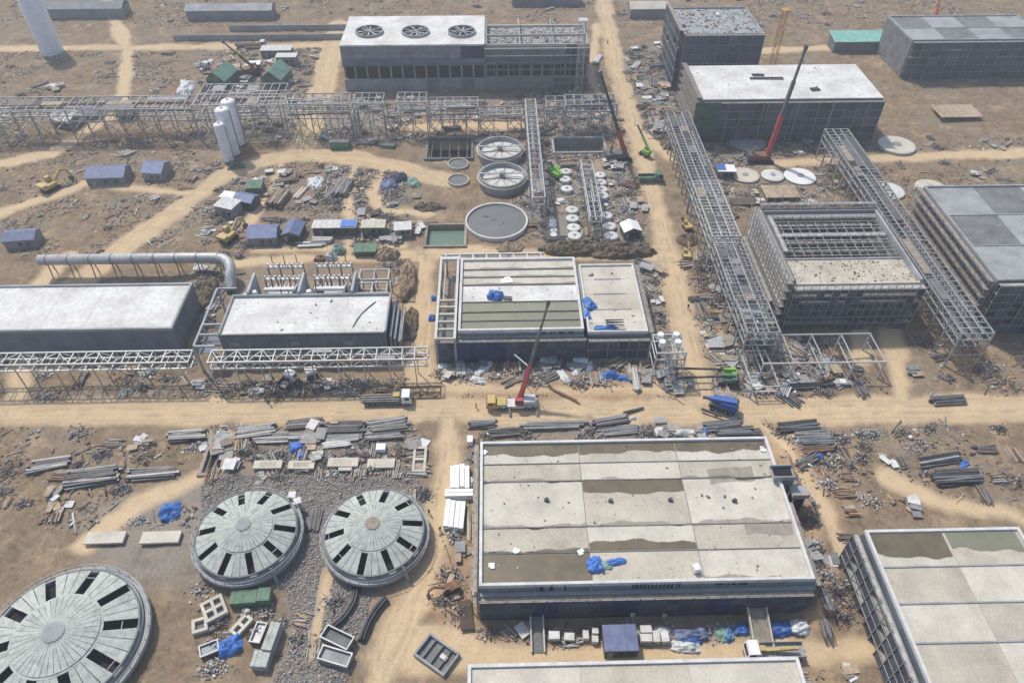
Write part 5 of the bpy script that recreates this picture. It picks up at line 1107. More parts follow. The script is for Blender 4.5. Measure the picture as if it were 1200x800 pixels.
member('luffing_cylinder', (-.6, .5, 2.9), (1.6, .6, 2.6), .3, .3, 'steel_pale', t); member('winch', (-2.4, -.9, 3.3), (-2.4, .2, 3.3), .7, .7, 'steel_dark', t, True)
for x, s in ((-2.6, 1), (-2.6, -1), (1.2, 1), (1.2, -1)): member('outrigger', (x, s*1.0, .9), (x, s*2.6, .7), .3, .3, 'machine_blue', t)
member('lattice_jib', (4.0, 2.4, .8), (-.5, 2.7, .8), .4, .4, 'pipe_dark', t)
crawler_crane(1085, 62, .1, 'crawler crane with red boom near the upper right corner', (1106, -30), 22, [(.5, 'red'), (1, 'red')], 'rust')
# excavators
def excavator(px, py, rz, label, m='yellow', sc=1.0):
    t = thing('excavator', label, 'excavator', P(px, py, .03), rz); t.scale = (sc, sc, sc); crawler(t, 3.6, 2.6, .5, .8)
    mb = MB(); mb.box(-1.9, 1.3, -1.2, 1.2, .95, 1.75); mb.build('house', m, t); mb = MB(); mb.box(-2.3, -1.0, -1.15, 1.15, 1.76, 2.1); mb.build('engine_cover', m, t)
    mb = MB(); mb.side([(.1, 1.76), (1.4, 1.76), (1.4, 2.4), (1.1, 2.9), (.1, 2.9)], .25, 1.15); cb = mb.build('cab', m, t); mb = MB(); mb.box(.3, 1.1, 1.16, 1.18, 2.0, 2.75); mb.build('window', 'glass', cb)
    member('boom', (1.2, -.3, 1.6), (3.6, -.3, 3.4), .4, .5, m, t); member('boom', (3.5, -.3, 3.4), (5.0, -.3, 2.7), .38, .45, m, t); member('stick', (4.9, -.3, 2.9), (5.4, -.3, .9), .3, .35, m, t)
    mb = MB(); mb.side([(5.0, .9), (5.7, .9), (5.8, .4), (5.3, .05), (4.8, .2)], -.75, .15); mb.build('bucket', 'steel_dark', t); member('ram', (1.6, -.3, 1.5), (3.0, -.3, 2.7), .14, .14, 'steel_pale', t)
excavator(269, 282, math.radians(65), 'yellow excavator below the blue-roofed cabins at the left', sc=1.25)
excavator(805, 268, math.radians(100), 'yellow mini excavator beside the long rack and the pale road', sc=.8); excavator(804, 303, math.radians(80), 'yellow mini excavator nearer the camera beside the long rack', sc=.8)
excavator(527, 693, math.radians(200), 'small dark red excavator above the narrow trench', 'rust', .7)
excavator(60, 222, math.radians(60), 'yellow excavator near the left edge beside the curving road', sc=1.3)
# ------------------------------------------------------------------ people (tiny, on the roads)
def person_mesh():
    me = bpy.data.meshes.new('person')
    J = [(0,0,.95), (0,0,1.2), (0,.01,1.42), (0,.02,1.52), (0,.03,1.66), (.1,0,.9), (.13,.06,.5), (.13,.1,.06), (.13,-.06,.04), (-.1,0,.9), (-.12,-.1,.5), (-.12,-.2,.08), (-.12,-.36,.06), (.2,0,1.4), (.27,-.05,1.12), (.27,-.2,.9), (-.2,0,1.4), (-.27,.05,1.12), (-.27,-.05,.88)]
    Ed = [(0,1), (1,2), (2,3), (3,4), (0,5), (5,6), (6,7), (7,8), (0,9), (9,10), (10,11), (11,12), (2,13), (13,14), (14,15), (2,16), (16,17), (17,18)]
    R = [.15,.15,.15,.06,.115,.11,.075,.05,.05,.11,.075,.05,.05,.07,.05,.04,.07,.05,.04]
    me.from_pydata(J, Ed, []); o = bpy.data.objects.new('person', me); COL.objects.link(o)
    m = o.modifiers.new('skin', 'SKIN'); 
    for v, r in zip(me.skin_vertices[0].data, R): v.radius = (r, r)
    me.skin_vertices[0].data[0].use_root = True
    o.modifiers.new('sub', 'SUBSURF').levels = 1; o.modifiers['sub'].render_levels = 1
    me.materials.append(MATS['work_blue']); return o
pp = [(312, 470, 'person in dark work clothes walking at the left on the main road'), (316, 474, 'second person in dark clothes just right of the walker on the main road'), (503, 602, 'person standing on the dirt track right of the right domed tank'),
      (516, 622, 'person in dark clothes below the stack of white panels'), (518, 671, 'person standing in the dirt left of the largest hall'), (806, 362, 'person walking on the pale road beside the long rack'), (558, 478, 'person on the main road left of the truck crane'), (712, 52, 'person on the far end of the pale road')]
p0 = None
for k, (x, y, l) in enumerate(pp):
    if p0 is None: p0 = person_mesh(); o = p0
    else: o = p0.copy(); COL.objects.link(o)
    o.location = P(x, y, .02); o.rotation_euler = (0, 0, k*1.3); tag(o, l, 'person')
    mb = MB(); mb.lathe((0, .03, 1.62), [(.15, .02), (.13, .12), (.07, .18), (0, .2)], 10); hh = mb.build('hard_hat', 'hardhat', o)
# ------------------------------------------------------------------ cabins and containers
def cabin(px, py, L, D, hz, roof, wall, rz, label, style='gable', axis='x', cat='cabin', name='site_cabin', over=.25, door=True, slope=.42):
    t = thing(name, label, cat, P(px, py), rz); p = t.location; r = max(L, D)/2; occ(p.x-r, p.x+r, p.y-D/2, p.y+D/2, 0)
    mb = MB(); mb.box(-L/2, L/2, -D/2, D/2, -.2, hz); w = mb.build('wall', wall, t)
    if style == 'gable':
        k = (D if axis == 'x' else L)/2+over; rr = k*slope; e = (L if axis == 'x' else D)/2+over
        for s in (-1, 1):
            mb = MB(); v = [(-e, s*k, hz-.05), (e, s*k, hz-.05), (e, 0, hz+rr), (-e, 0, hz+rr)]; v = v+[(a, b, c-.1) for a, b, c in v]
            if axis == 'y': v = [(b, a, c) for a, b, c in v]
            mb.add(v, [(0,1,2,3), (7,6,5,4), (0,4,5,1), (1,5,6,2), (2,6,7,3), (3,7,4,0)]); mb.build('roof_sheet', roof, t)
        mb = MB()
        for s in (-1, 1):
            v = [(s*(e-over-.02), -k+over, hz), (s*(e-over-.02), k-over, hz), (s*(e-over-.02), 0, hz+rr*.9)]
            if axis == 'y': v = [(b, a, c) for a, b, c in v]
            mb.add(v, [(0,1,2)])
        mb.build('gable_end', wall, t)
    else:
        mb = MB(); mb.box(-L/2-over, L/2+over, -D/2-over, D/2+over, hz+.01, hz+.16); mb.build('roof_sheet', roof, t)
        for i in range(int(L/1.5)): block('roof_rib', (-L/2+.6+i*1.5, 0, hz+.19), (.1, D+over, .06), roof, t)
    if door:
        mb = MB(); mb.box(-L*.32-.45, -L*.32+.45, -D/2-.04, -D/2+.02, 0, 2.0); mb.build('door', 'steel', t)
        for x in (.0, .28):
            mb = MB(); mb.box(L*x-.5, L*x+.5, -D/2-.04, -D/2+.02, 1.0, 1.9); mb.build('window', 'glass', t)
    return t
cabin(311, 280, 7.6, 6.0, 2.8, 'blue_roof', 'wall_grey', .03, 'largest blue-roofed site cabin at the left above the substation')
cabin(346, 276, 4.6, 6.2, 2.6, 'blue_roof', 'steel_dark', -.1, 'small blue-roofed cabin right of the largest blue-roofed one', axis='y')
cabin(270, 250, 5.6, 4.6, 3.2, 'off_white', 'wall_grey', -.35, 'grey-white flat-roofed cabin at the left, below a blue roof', 'flat'); cabin(291, 241, 5.8, 4.2, 2.8, 'blue_roof', 'steel_dark', -.35, 'blue-roofed cabin behind the grey-white one, nearest the silos', axis='x')
cabin(270, 237, 3.8, 3.0, 2.4, 'white_paint', 'wall_grey', -.3, 'small white-roofed hut left of the rear blue roof', 'flat', door=False)
cabin(300, 224, 4.6, 4.6, 2.4, 'green_box', 'green_box', .05, 'dark green container beside the pipe stacks near the silos', 'flat', cat='container', name='container', over=.02, door=False)
cabin(394, 272, 11.6, 3.4, 2.8, 'off_white', 'steel_dark', .0, 'long row cabin with patchy white and blue roof', 'flat')
p = P(410, 272); block_ = MB(); block_.box(-2.0, 2.0, -1.6, 1.6, 3.05, 3.12); solo(block_, 'roof_sheet_loose', 'tarp_blue', 'light blue sheet on the right end of the long row cabin roof', 'sheet', p)
cabin(439, 272, 6.2, 3.4, 2.7, 'concrete_pale', 'green_box', 0, 'pale-roofed cabin right of the long row cabin', 'flat'); cabin(473, 274, 4.4, 3.6, 2.4, 'off_white', 'timber_grey', .1, 'shabby white-topped shelter above the soil heap', 'flat')
cabin(429, 296, 5.6, 3.4, 1.6, 'green_box', 'steel_dark', 0, 'low dark green generator box in front of the pale-roofed cabin', 'flat', door=False, cat='generator', name='generator')
cabin(263, 98, 7.2, 10, 3.6, 'green_roof', 'green_box', -.25, 'left of two green gabled sheds at the top left', axis='y', cat='shed', name='gabled_shed', slope=.75); cabin(326, 98, 7.6, 10, 3.8, 'green_roof', 'green_box', -.2, 'right of two green gabled sheds at the top left', axis='y', cat='shed', name='gabled_shed', slope=.75)
cabin(326, 66, 11.5, 4.5, 3.0, 'off_white', 'green_box', .0, 'long pale cabin at the top left behind the sheds', 'flat'); cabin(338, 76, 7.4, 3.6, 3.0, 'off_white', 'wall_grey', 0, 'shorter pale cabin in front of the long one at the top left', 'flat'); cabin(300, 82, 4, 3.4, 2.6, 'white_paint', 'wall_grey', .1, 'small white hut between the two green gabled sheds', 'flat')
cabin(399, 173, 6.2, 2.6, 2.6, 'steel_dark', 'green_box', 0, 'black site container under the rear rack', 'flat', cat='container', name='container', over=.02, door=False)
cabin(738, 275, 4.6, 4.2, 2.8, 'white_paint', 'steel_dark', .15, 'white gabled hut at the right end of the tank rows', axis='y')
cabin(849, 206, 5.0, 3.6, 2.6, 'white_paint', 'steel_dark', -.05, 'white and blue roofed hut beside the long rack', 'flat')
mb = MB(); mb.box(-1.3, 1.3, -1.7, 1.7, 2.8, 2.86); solo(mb, 'roof_sheet_loose', 'tarp_blue', 'blue sheet on the left end of the hut roof beside the long rack', 'sheet', P(843, 205), -.05)
cabin(725, 755, 5.3, 4.2, 2.5, 'blue_roof', 'steel_dark', 0, 'blue-roofed cabin in front of the largest hall at the bottom', 'flat', over=.1)
cabin(288, 704, 4.4, 2.3, 1.7, 'green_box', 'green_box', .06, 'wide dark green container below the left domed tank', 'flat', cat='container', name='container', over=.02, door=False); cabin(312, 702, 2.1, 2.3, 2.0, 'green_box', 'green_box', .04, 'narrow dark green box right of the wide green container', 'flat', cat='container', name='container', over=.02, door=False)
for k, (x, y, L, D, rz, c, l) in enumerate(((30, 285, 8, 5, .1, 'blue_roof', 'blue-roofed cabin alone near the left edge'), (130, 210, 11, 7, .05, 'blue_roof', 'wide blue-roofed cabin by the curving road at the left'), (186, 205, 6, 7, -.1, 'blue_roof', 'small blue-roofed cabin next to the wide one at the left'), (80, 145, 8, 6, -.35, 'off_white', 'white-roofed cabin at the far left above the curving road'), (105, 135, 8, 6, -.35, 'blue_roof', 'blue-roofed cabin beside the white-roofed one at the far left'))):
    cabin(x, y, L, D, 2.8, c, 'wall_grey', rz, l)
# open skips
def skip(px, py, L, D, hz, rz, label, m='green_box', fill='slurry'):
    t = thing('skip', label, 'skip', P(px, py), rz); b = .12
    block('floor', (0, 0, .2), (L-.02, D-.02, .2), m, t)
    for s in (-1, 1): block('side', (0, s*(D/2-b/2), hz/2), (L, b, hz), m, t); block('end', (s*(L/2-b/2), 0, hz/2), (b, D-2*b-.01, hz), m, t); block('rim', (0, s*(D/2-b/2), hz+.05), (L+.1, b+.1, .1), 'off_white', t)
    for s in (-1, 1): block('rim', (s*(L/2-b/2), 0, hz+.052), (b+.1, D-.25, .1), 'off_white', t)
    block('contents', (0, 0, hz*.5), (L-.3, D-.3, .3), fill, t)
skip(397, 751, 5.2, 2.3, 1.5, -.45, 'open grey-green skip with pale rim below the right domed tank', 'green_box', 'concrete_dark'); skip(394, 772, 5.2, 2.3, 1.3, -.3, 'second open grey skip at the bottom edge', 'steel', 'concrete_grey'); skip(304, 743, 1.8, 3.4, 1.0, -.18, 'rusty open bin holding white sacks left of the grey box', 'rust', 'tarp_white')
skip(247, 762, 3.0, 2.0, .9, .4, 'low open tray half hidden by the blue tarpaulin at the bottom left', 'rust', 'concrete_grey')
cabin(321, 751, 1.6, 4.6, 2.2, 'precast', 'concrete_grey', -.15, 'tall narrow grey box beside the rusty bin', 'flat', over=.02, cat='box', name='grey_box', door=False); cabin(308, 776, 2.6, 2.6, 1.6, 'precast', 'concrete_grey', -.1, 'squat grey box at the bottom edge', 'flat', over=.02, cat='box', name='grey_box', door=False)
# ------------------------------------------------------------------ tarpaulins: crumpled sheets over goods
def tarp(px, py, L, D, hz, m, label, rz=0, seed=0, z=None, n=18, cat='tarpaulin', name='tarpaulin'):
    u = np.linspace(-1, 1, n); X, Y = np.meshgrid(u, u, indexing='ij'); nz = fbm(X*2.3+seed*5.1, Y*2.3+seed*3.3, 1., 200+seed, 3)-.5; cr = fbm(X*8+seed, Y*8, 1., 300+seed, 2)-.5
    ang = np.arctan2(Y, X); rad = np.maximum(abs(X), abs(Y)); k = 1-.18*(np.hypot(X, Y) > 1)*(np.hypot(X, Y)-1)/.41
    Z = hz*np.clip((1-rad**2.6), 0, 1)*(1+nz*1.6)+cr*hz*.55*(rad < .97)+.06
    xx = X*L/2*k*(1+nz*.5); yy = Y*D/2*k*(1+cr*.5)
    v = np.stack([xx, yy, np.maximum(Z, .03)], -1).reshape(-1, 3); ii = np.arange(n*n).reshape(n, n); f = np.stack([ii[:-1, :-1], ii[1:, :-1], ii[1:, 1:], ii[:-1, 1:]], -1).reshape(-1, 4)
    o = np_mesh(name, v, f, m, smooth=False); p = G(px, py, z) if z is not None else P(px, py); o.location = p; o.rotation_euler = (0, 0, rz); OCCC.append((p.x, p.y, max(L, D)*.45)); return tag(o, label, cat)
tarp(697, 662, 2.6, 3.0, .9, 'tarp_blue', 'upright crumpled blue tarpaulin on the front roof bay of the largest hall', .1, 1, 8.0); tarp(722, 658, 3.8, 1.2, .4, 'tarp_blue', 'flat bright blue tarpaulin strip on the front roof bay of the largest hall', .15, 2, 8.0); tarp(709, 662, 2.6, 1.6, .2, 'tarp_green', 'pale greenish sheet between the two blue tarpaulins on the front roof bay', 0, 3, 8.0)
tarp(580, 347, 3.8, 3.2, 1.1, 'tarp_blue', 'blue tarpaulin heap on the white roof of the middle hall', -.3, 4, 7.9); tarp(689, 357, 3.4, 4.6, .9, 'tarp_blue', 'upper blue tarpaulin at the left edge of the annex roof', .4, 5, 6.65); tarp(686, 369, 2.4, 3.4, .6, 'tarp_blue', 'lower darker blue tarpaulin at the left edge of the annex roof', .1, 6, 6.65); tarp(709, 385, 5.2, 1.6, .6, 'tarp_blue', 'long blue tarpaulin along the front edge of the annex roof', .05, 7, 6.65)
tarp(712, 441, 5.0, 3.0, 1.0, 'tarp_blue', 'left part of the blue tarpaulin heap on the ground in front of the annex', .3, 8); tarp(731, 443, 4.2, 2.0, .7, 'tarp_blue', 'right low part of the blue tarpaulins on the ground in front of the annex', -.1, 9)
tarp(348, 524, 3.2, 2.6, .8, 'tarp_blue', 'dark blue tarpaulin among the steel stacks left of the dirt track', .4, 10); tarp(354, 534, 2.0, 1.6, .5, 'tarp_blue', 'light blue tarpaulin piece below the dark blue one in the stacks', .1, 11); tarp(269, 758, 4.2, 3.2, 1.3, 'tarp_blue', 'bright blue tarpaulin heap at the bottom left corner', .4, 12)
tarp(506, 373, 1.6, 2.2, .9, 'tarp_blue', 'small blue tarpaulin at the left foot of the middle hall, nearer one', 0, 13); tarp(508, 350, 1.4, 1.6, .7, 'tarp_blue', 'tiny blue tarpaulin at the left foot of the middle hall, farther one', 0, 14)
tarp(775, 742, 3.2, 2.4, .8, 'tarp_white', 'round white-grey covered bundle right of the blue-roofed cabin', 0, 15); tarp(810, 744, 6.4, 2.4, 1.0, 'blue_roof', 'long grey-blue covered stack in front of the largest hall', 0, 16); tarp(808, 751, 4.6, 1.4, .7, 'machine_blue', 'dark blue roll below the long grey-blue covered stack', 0, 17)
tarp(848, 742, 3.4, 3.0, .7, 'tarp_green', 'pale green sheeted stack left of the gangway ramp', 0, 18); tarp(853, 743, 1.0, 3.0, .9, 'tarp_blue', 'blue strip over the pale green sheeted stack', 0, 19); tarp(868, 738, 3.0, 2.0, .8, 'tarp_blue', 'blue covered goods just left of the gangway ramp', 0, 20)
tarp(912, 737, 5.6, 2.8, .9, 'machine_blue', 'dark blue heap of sheeting right of the gangway ramp', .1, 21); tarp(938, 736, 3.8, 2.8, .9, 'tarp_white', 'pale bluish sheeting right of the dark blue heap', 0, 22); tarp(803, 758, 5.2, 2.0, .7, 'tarp_white', 'white rubble sacks heap below the long covered stack', -.1, 23)
tarp(397, 295, 3.6, 3.0, 1.4, 'tarp_green', 'green tarpaulin heap behind the right transformer', 0, 24); tarp(389, 303, 3.2, 2.2, 1.4, 'tarp_white', 'white covered drum right behind the right transformer', 0, 25); tarp(375, 304, 3.4, 2.0, 1.0, 'rust', 'dark red covered goods left of the white drum behind the transformer', 0, 26)
tarp(456, 218, 5.6, 5.0, 1.6, 'blue_roof', 'grey-blue tarpaulin heap with ridges by the curved track', .3, 27); tarp(485, 215, 3.6, 5.6, 1.0, 'tarp_green', 'mint green sheet right of the grey-blue tarpaulin heap', .5, 28); tarp(470, 210, 4, 4, 1.5, 'net', 'dark tarpaulin between the grey-blue heap and the mint sheet', .2, 29)
tarp(824, 506, 2.6, 1.6, .7, 'tarp_blue', 'small blue tarpaulin behind the back wall of the largest hall', 0, 30); tarp(773, 507, 2.6, 2.4, .9, 'tarp_white', 'white covered pile behind the back wall of the largest hall', 0, 31); tarp(802, 508, 5.4, 1.8, .7, 'tarp_white', 'white sack row right of the white covered pile behind the largest hall', 0, 32)
tarp(960, 535, 1.8, 1.4, .6, 'tarp_blue', 'little blue bundle at the right edge below the main road', 0, 33); tarp(732, 249, 1.8, 1.6, .8, 'blue_roof', 'lavender blue covered box among the rubble right of the tank rows', 0, 34)
tarp(370, 215, 5, 7, 1.3, 'tarp_white', 'whitish sand heap in the storage yard above the cabins', .2, 35); tarp(742, 490, 1.2, 1, .5, 'tarp_white', 'small white sack at the road edge behind the largest hall', 0, 36)
for k, (x, y) in enumerate(((520, 430), (545, 436), (565, 434), (675, 436), (690, 428), (660, 441), (640, 432), (560, 446))):
    tarp(x, y, 2.6+k % 3, 2.0, .6, 'tarp_white', ['white rubble sacks at the left foot of the middle hall', 'grey-white rubble pile in front of the left net bay', 'whitish rubble pile under the middle hall front', 'white rubble heap beside the red boom', 'tall white rubble heap under the annex corner', 'pale rubble heap near the main road below the annex', 'pale sheets in front of the middle hall right of the crane', 'pale debris strip above the truck crane cab'][k], k*.4, 40+k)
# ------------------------------------------------------------------ stacked goods
def crate(px, py, L, D, hz, m, label, rz=0, z=None, group=None):
    p = P(px, py) if z is None else G(px, py, z); t = thing('pallet_stack', label, 'pallet', p, rz, group)
    block('pallet', (0, 0, .08), (L, D, .14), 'timber', t)
    n = max(1, round(hz/.45))
    for i in range(n): block('package', (random.uniform(-.03, .03), random.uniform(-.03, .03), .16+hz/n*(i+.5)), (L*.95, D*.95, hz/n*.96), m, t)
    return t
for k, (x, y, L, D, hz, l) in enumerate(((649, 747, 1.9, 1.4, 1.1, 'wide white pallet farthest left in front of the largest hall'), (667, 748, 1.7, 1.3, .9, 'bluish white pallet second from the left in front of the largest hall'), (686, 746, 1.0, 1.5, 1.1, 'white pallet left of the two stacked near the blue-roofed cabin'), (697, 742, 1.1, 1.0, 1.1, 'upper of two small white pallets left of the blue-roofed cabin'), (697, 751, 1.1, 1.1, 1.1, 'lower of two small white pallets left of the blue-roofed cabin'),
     (756, 741, 2.0, 1.3, 1.2, 'far white pallet of the trio right of the blue-roofed cabin'), (756, 751, 2.0, 1.3, 1.2, 'near white pallet right beside the blue-roofed cabin'), (768, 749, 1.2, 1.9, 1.2, 'middle narrow white pallet right of the blue-roofed cabin'), (778, 749, 1.3, 1.9, 1.2, 'right narrow white pallet right of the blue-roofed cabin'), (740, 719, .8, 1.4, 1.2, 'small white box against the net of the largest hall'), (778, 721, .7, .9, .8, 'tiny white box in the shade of the largest hall'))):
    crate(x, y, L, D, hz, 'off_white', l, random.uniform(-.08, .08))
crate(815, 668, 1.0, 1.2, 1.1, 'white_paint', 'white wrapped package standing on the front roof bay of the largest hall', .2, 8.0); crate(393, 498, 1.7, 1.2, 1.0, 'ply', 'tan crate on the steel stacks beside the main road'); crate(447, 527, 2.0, 1.7, 1.0, 'white_paint', 'white box on the ground above the rightmost precast slab'); crate(366, 526, 1.8, 1.4, .5, 'ply', 'tan board pallet right of the dark blue tarpaulin'); crate(551, 520, 1.2, 1.8, 1.6, 'white_paint', 'white upright box at the rear left corner of the largest hall')
# white panel stacks left of the largest hall
def panel_stack(px, py, L, w, n, layers, rz, label):
    t = thing('panel_stack', label, 'panels', P(px, py), rz)
    for k in range(layers):
        for i in range(n): block('panel', (-(n-1)*w/2+i*w+random.uniform(-.04, .04), random.uniform(-.25, .25), .25+.5*k), (w*.93, L*random.uniform(.93, 1), .44), 'white_paint', t)
panel_stack(539, 562, 5.4, .95, 4, 3, .02, 'upper stack of long white panels left of the largest hall'); panel_stack(533, 606, 6.0, .95, 4, 3, -.06, 'lower stack of long white panels left of the largest hall'); panel_stack(539, 583, 5.6, .8, 2, 4, math.pi/2, 'white panels lying crosswise between the two long stacks')
# precast slabs on sleepers
for k, (x, y, L, D, l) in enumerate(((315, 547, 5.6, 1.9, 'leftmost pale precast slab above the left domed tank'), (354, 547, 5.2, 1.9, 'second pale precast slab, right below the light blue tarpaulin'), (403, 545, 6.0, 2.1, 'third and largest pale precast slab with a step on it'), (447, 545, 5.4, 2.2, 'rightmost pale precast slab left of the concrete block frame'))):
    t = thing('precast_slab', l, 'slab', P(x, y), random.uniform(-.03, .03)); block('slab', (0, 0, .75), (L, D, .5), 'concrete_pale', t)
    for s in (-1, 1): block('sleeper', (s*L*.36, 0, .2), (.3, D, .6), 'timber', t)
    if k == 2: block('step', (.6, -1.3, .6), (2.6, 1.2, .4), 'concrete_pale', t)
    mb = MB(); mb.box(-L*.3, L*.3, -D*.3, D*.3, 1.003, 1.01); mb.build('stain', 'concrete', t)
# perforated footing blocks
def footing(px, py, L, D, rz, label, nx, ny):
    t = thing('footing_block', label, 'footing', P(px, py), rz); hz = .9; n = 0
    for i in range(nx+1): block('rib', (-L/2+L*i/nx, 0, hz/2), (.5, D+.5, hz), 'concrete_pale', t)
    for i in range(nx):
        for j in range(ny+1): block('rib', (-L/2+L*(i+.5)/nx, -D/2+D*j/ny, hz/2-.004), (L/nx-.51, .5, hz), 'concrete_pale', t)
        for j in range(ny): block('well', (-L/2+L*(i+.5)/nx, -D/2+D*(j+.5)/ny, .1), (L/nx-.5, D/ny-.5, .2), 'concrete_dark', t)
footing(253, 716, 3.2, 3.4, .55, 'square pale footing block with four holes at the lower left', 2, 2); footing(284, 734, 1.4, 3.2, -.6, 'narrow pale footing block with two holes left of the rusty bin', 1, 2); footing(492, 540, 2.2, 5.6, 0, 'grey block frame standing at the dirt track beside the slabs', 1, 2)
footing(236, 735, 2.0, 2.0, .3, 'small broken footing at the left edge by the blue tarpaulin', 1, 1)
# bundles of beams and pipes
def bundle(px, py, n, L, rz, m, label, w=.35, layers=1, spread=.05, round_=False, rect=False, z=0, sp=1.25):
    t = thing('pipe_bundle' if round_ else 'beam_bundle', label, 'pipes' if round_ else 'beams', P(px, py, z), rz)
    OCCC.append((t.location.x, t.location.y, max(L*.36, n*w*.6)))
    for s in (-1, 1): member('sleeper', (s*L*.3, -n*w*sp/2-.2, .12), (s*L*.3, n*w*sp/2+.2, .12), .25, .25, 'timber', t)
    for k in range(layers):
        for i in range(n-k):
            y = (-(n-k-1)/2+i)*w*sp; a = random.uniform(-spread, spread); l2 = L*random.uniform(.82, 1)/2; x = random.uniform(-.06, .06)*L; zz = .26+w/2+k*w*.95
            mm = m if isinstance(m, str) else random.choice(m)
            if round_ : member('pipe', (x-l2, y-a*l2, zz), (x+l2, y+a*l2, zz), w, w, mm, t, True)
            else: member('beam', (x-l2, y-a*l2, zz), (x+l2, y+a*l2, zz), w, w, mm, t)
    return t
SM = ['pipe_grey', 'steel_worn', 'pipe_dark', 'steel_dark', 'pipe_grey']; d = math.radians
B = [(300, 508, 7, 8, 9, SM, 'leftmost sheaf of grey beams beside the main road at the left', .42, 2), (318, 515, 5, 8, 4, SM, 'thick grey beam stack right in front of the leftmost sheaf', .45, 1), (357, 498, 6, 8, 6, SM, 'grey bars along the road edge above the dark blue tarpaulin', .35, 1), (352, 513, 3, 9, 1, ['steel_worn'], 'single layer of pale beams behind the dark blue tarpaulin', .4, 1),
     (405, 503, 7, 8.5, 2, ['pipe_dark', 'steel_dark'], 'dark flat beam stack beside the main road, right of the tan crate', .4, 2), (402, 514, 6, 8, 10, SM, 'slanting grey beams below the dark flat stack', .36, 1), (455, 500, 8, 9, 8, SM, 'rightmost sheaf of grey beams beside the dirt track junction', .38, 2), (450, 512, 5, 8, 5, ['pipe_dark', 'pipe_grey'], 'dark bars below the rightmost sheaf', .36, 1), (395, 522, 5, 6, 6, ['steel', 'steel_pale'], 'thin pale bars above the third precast slab', .25, 1),
     (565, 498, 5, 6, 3, SM, 'small bar stack at the junction behind the largest hall', .35, 2), (650, 500, 3, 14, 0, SM, 'long girder laid behind the back wall of the largest hall', .55, 1), (590, 508, 5, 7, 4, ['pipe_dark', 'steel_dark'], 'dark bars left behind the back wall of the largest hall', .35, 1), (715, 496, 6, 8, 12, SM, 'slanted dark bars behind the largest hall near its middle', .35, 2), (725, 505, 6, 9, 4, SM, 'grey bars lying close behind the largest hall parapet', .35, 1), (845, 500, 6, 9, 8, SM, 'bars below the blue crane behind the largest hall', .35, 1), (860, 508, 6, 8, 2, ['pipe_dark', 'pipe_grey'], 'dark bars at the rear right corner of the largest hall', .35, 2),
     (935, 501, 6, 9, 3, ['pipe_grey', 'pipe_dark'], 'upper long bars at the right edge below the main road', .42, 2), (950, 508, 4, 8, 1, ['steel_worn'], 'pale thick pipes at the right edge below the upper long bars', .55, 1), (955, 517, 4, 8, 2, ['pipe_grey'], 'grey bars third in the stack rows at the right edge', .45, 1), (955, 528, 4, 7, 5, ['rust', 'steel_dark'], 'rusty bars lowest of the rows at the right edge', .35, 1),
     (327, 236, 8, 8, 75, ['rust', 'timber_grey', 'steel_dark'], 'brown square stack of planks in the storage yard right of the green container', .55, 3), (402, 222, 8, 9, 82, ['steel_dark', 'timber_grey', 'pipe_grey'], 'dark row of long planks in the storage yard left of the curved track', .5, 2), (352, 228, 4, 7, 70, ['timber', 'off_white'], 'pale planks between the two dark stacks in the storage yard', .4, 1), (335, 214, 5, 6, 15, ['rust', 'steel_dark'], 'rust red scrap bars behind the square plank stack', .4, 2), (365, 287, 6, 8, 2, ['steel', 'pipe_dark', 'off_white'], 'pale and dark bars below the small blue-roofed cabin', .35, 1), (378, 283, 5, 6, 0, ['steel_dark', 'steel'], 'dark bars below the long row cabin', .4, 2),
     (430, 168, 6, 7, 4, ['steel', 'steel_dark'], 'grey bars on the ground under the rear rack right of the black container', .35, 2), (455, 172, 6, 5, -10, ['pipe_grey', 'green_box'], 'tangled grey-green bars at the right end under the rear rack', .4, 2), (530, 152, 5, 6, 3, ['steel_dark'], 'dark bars above the excavated pit', .4, 2), (540, 435, 5, 4, 95, ['steel_pale', 'steel'], 'upright-lying pale posts at the left foot of the middle hall', .4, 2), (745, 448, 3, 7, 88, ['steel_pale'], 'pale posts lying toward the road right of the blue heap', .45, 2), (742, 482, 2, 5, 18, ['pipe_dark'], 'thin dark bar lying on the main road', .25, 1), (660, 463, 2, 8, -35, ['rust'], 'rusty bars slanting on the dirt right of the truck crane', .25, 1),
     (368, 610, 8, 5, 90, ['pipe_dark', 'steel_dark'], 'dark bars between the two domed tanks', .28, 1), (551, 605, 3, 12, 90, ['concrete_pale', 'timber'], 'pale long boards beside the left wall of the largest hall', .35, 1), (845, 255, 5, 10, -2, ['steel_dark', 'rust'], 'dark bars right beside the long rack below the plank deck', .4, 1), (870, 238, 7, 8, 0, ['rust', 'steel_dark'], 'dark rusty bar bed left of the plank deck', .4, 1), (940, 452, 5, 7, 2, ['steel', 'pipe_dark'], 'bars under the portal frame at the right edge', .35, 2), (920, 457, 5, 5, 60, ['off_white', 'steel'], 'pale slanted bars left of the portal frame', .35, 1),
     (765, 100, 6, 8, 80, SM, 'grey bars in the rubble at the top right of the pale road', .4, 2), (770, 82, 6, 7, 10, SM, 'crosswise grey bars in the rubble near the top right', .4, 2), (745, 78, 5, 7, 60, ['steel_pale', 'steel'], 'pale bars lying beside the far pale road', .4, 1), (700, 72, 5, 8, 70, ['off_white', 'steel'], 'pale bars right of the lattice hoist mast', .4, 2)]
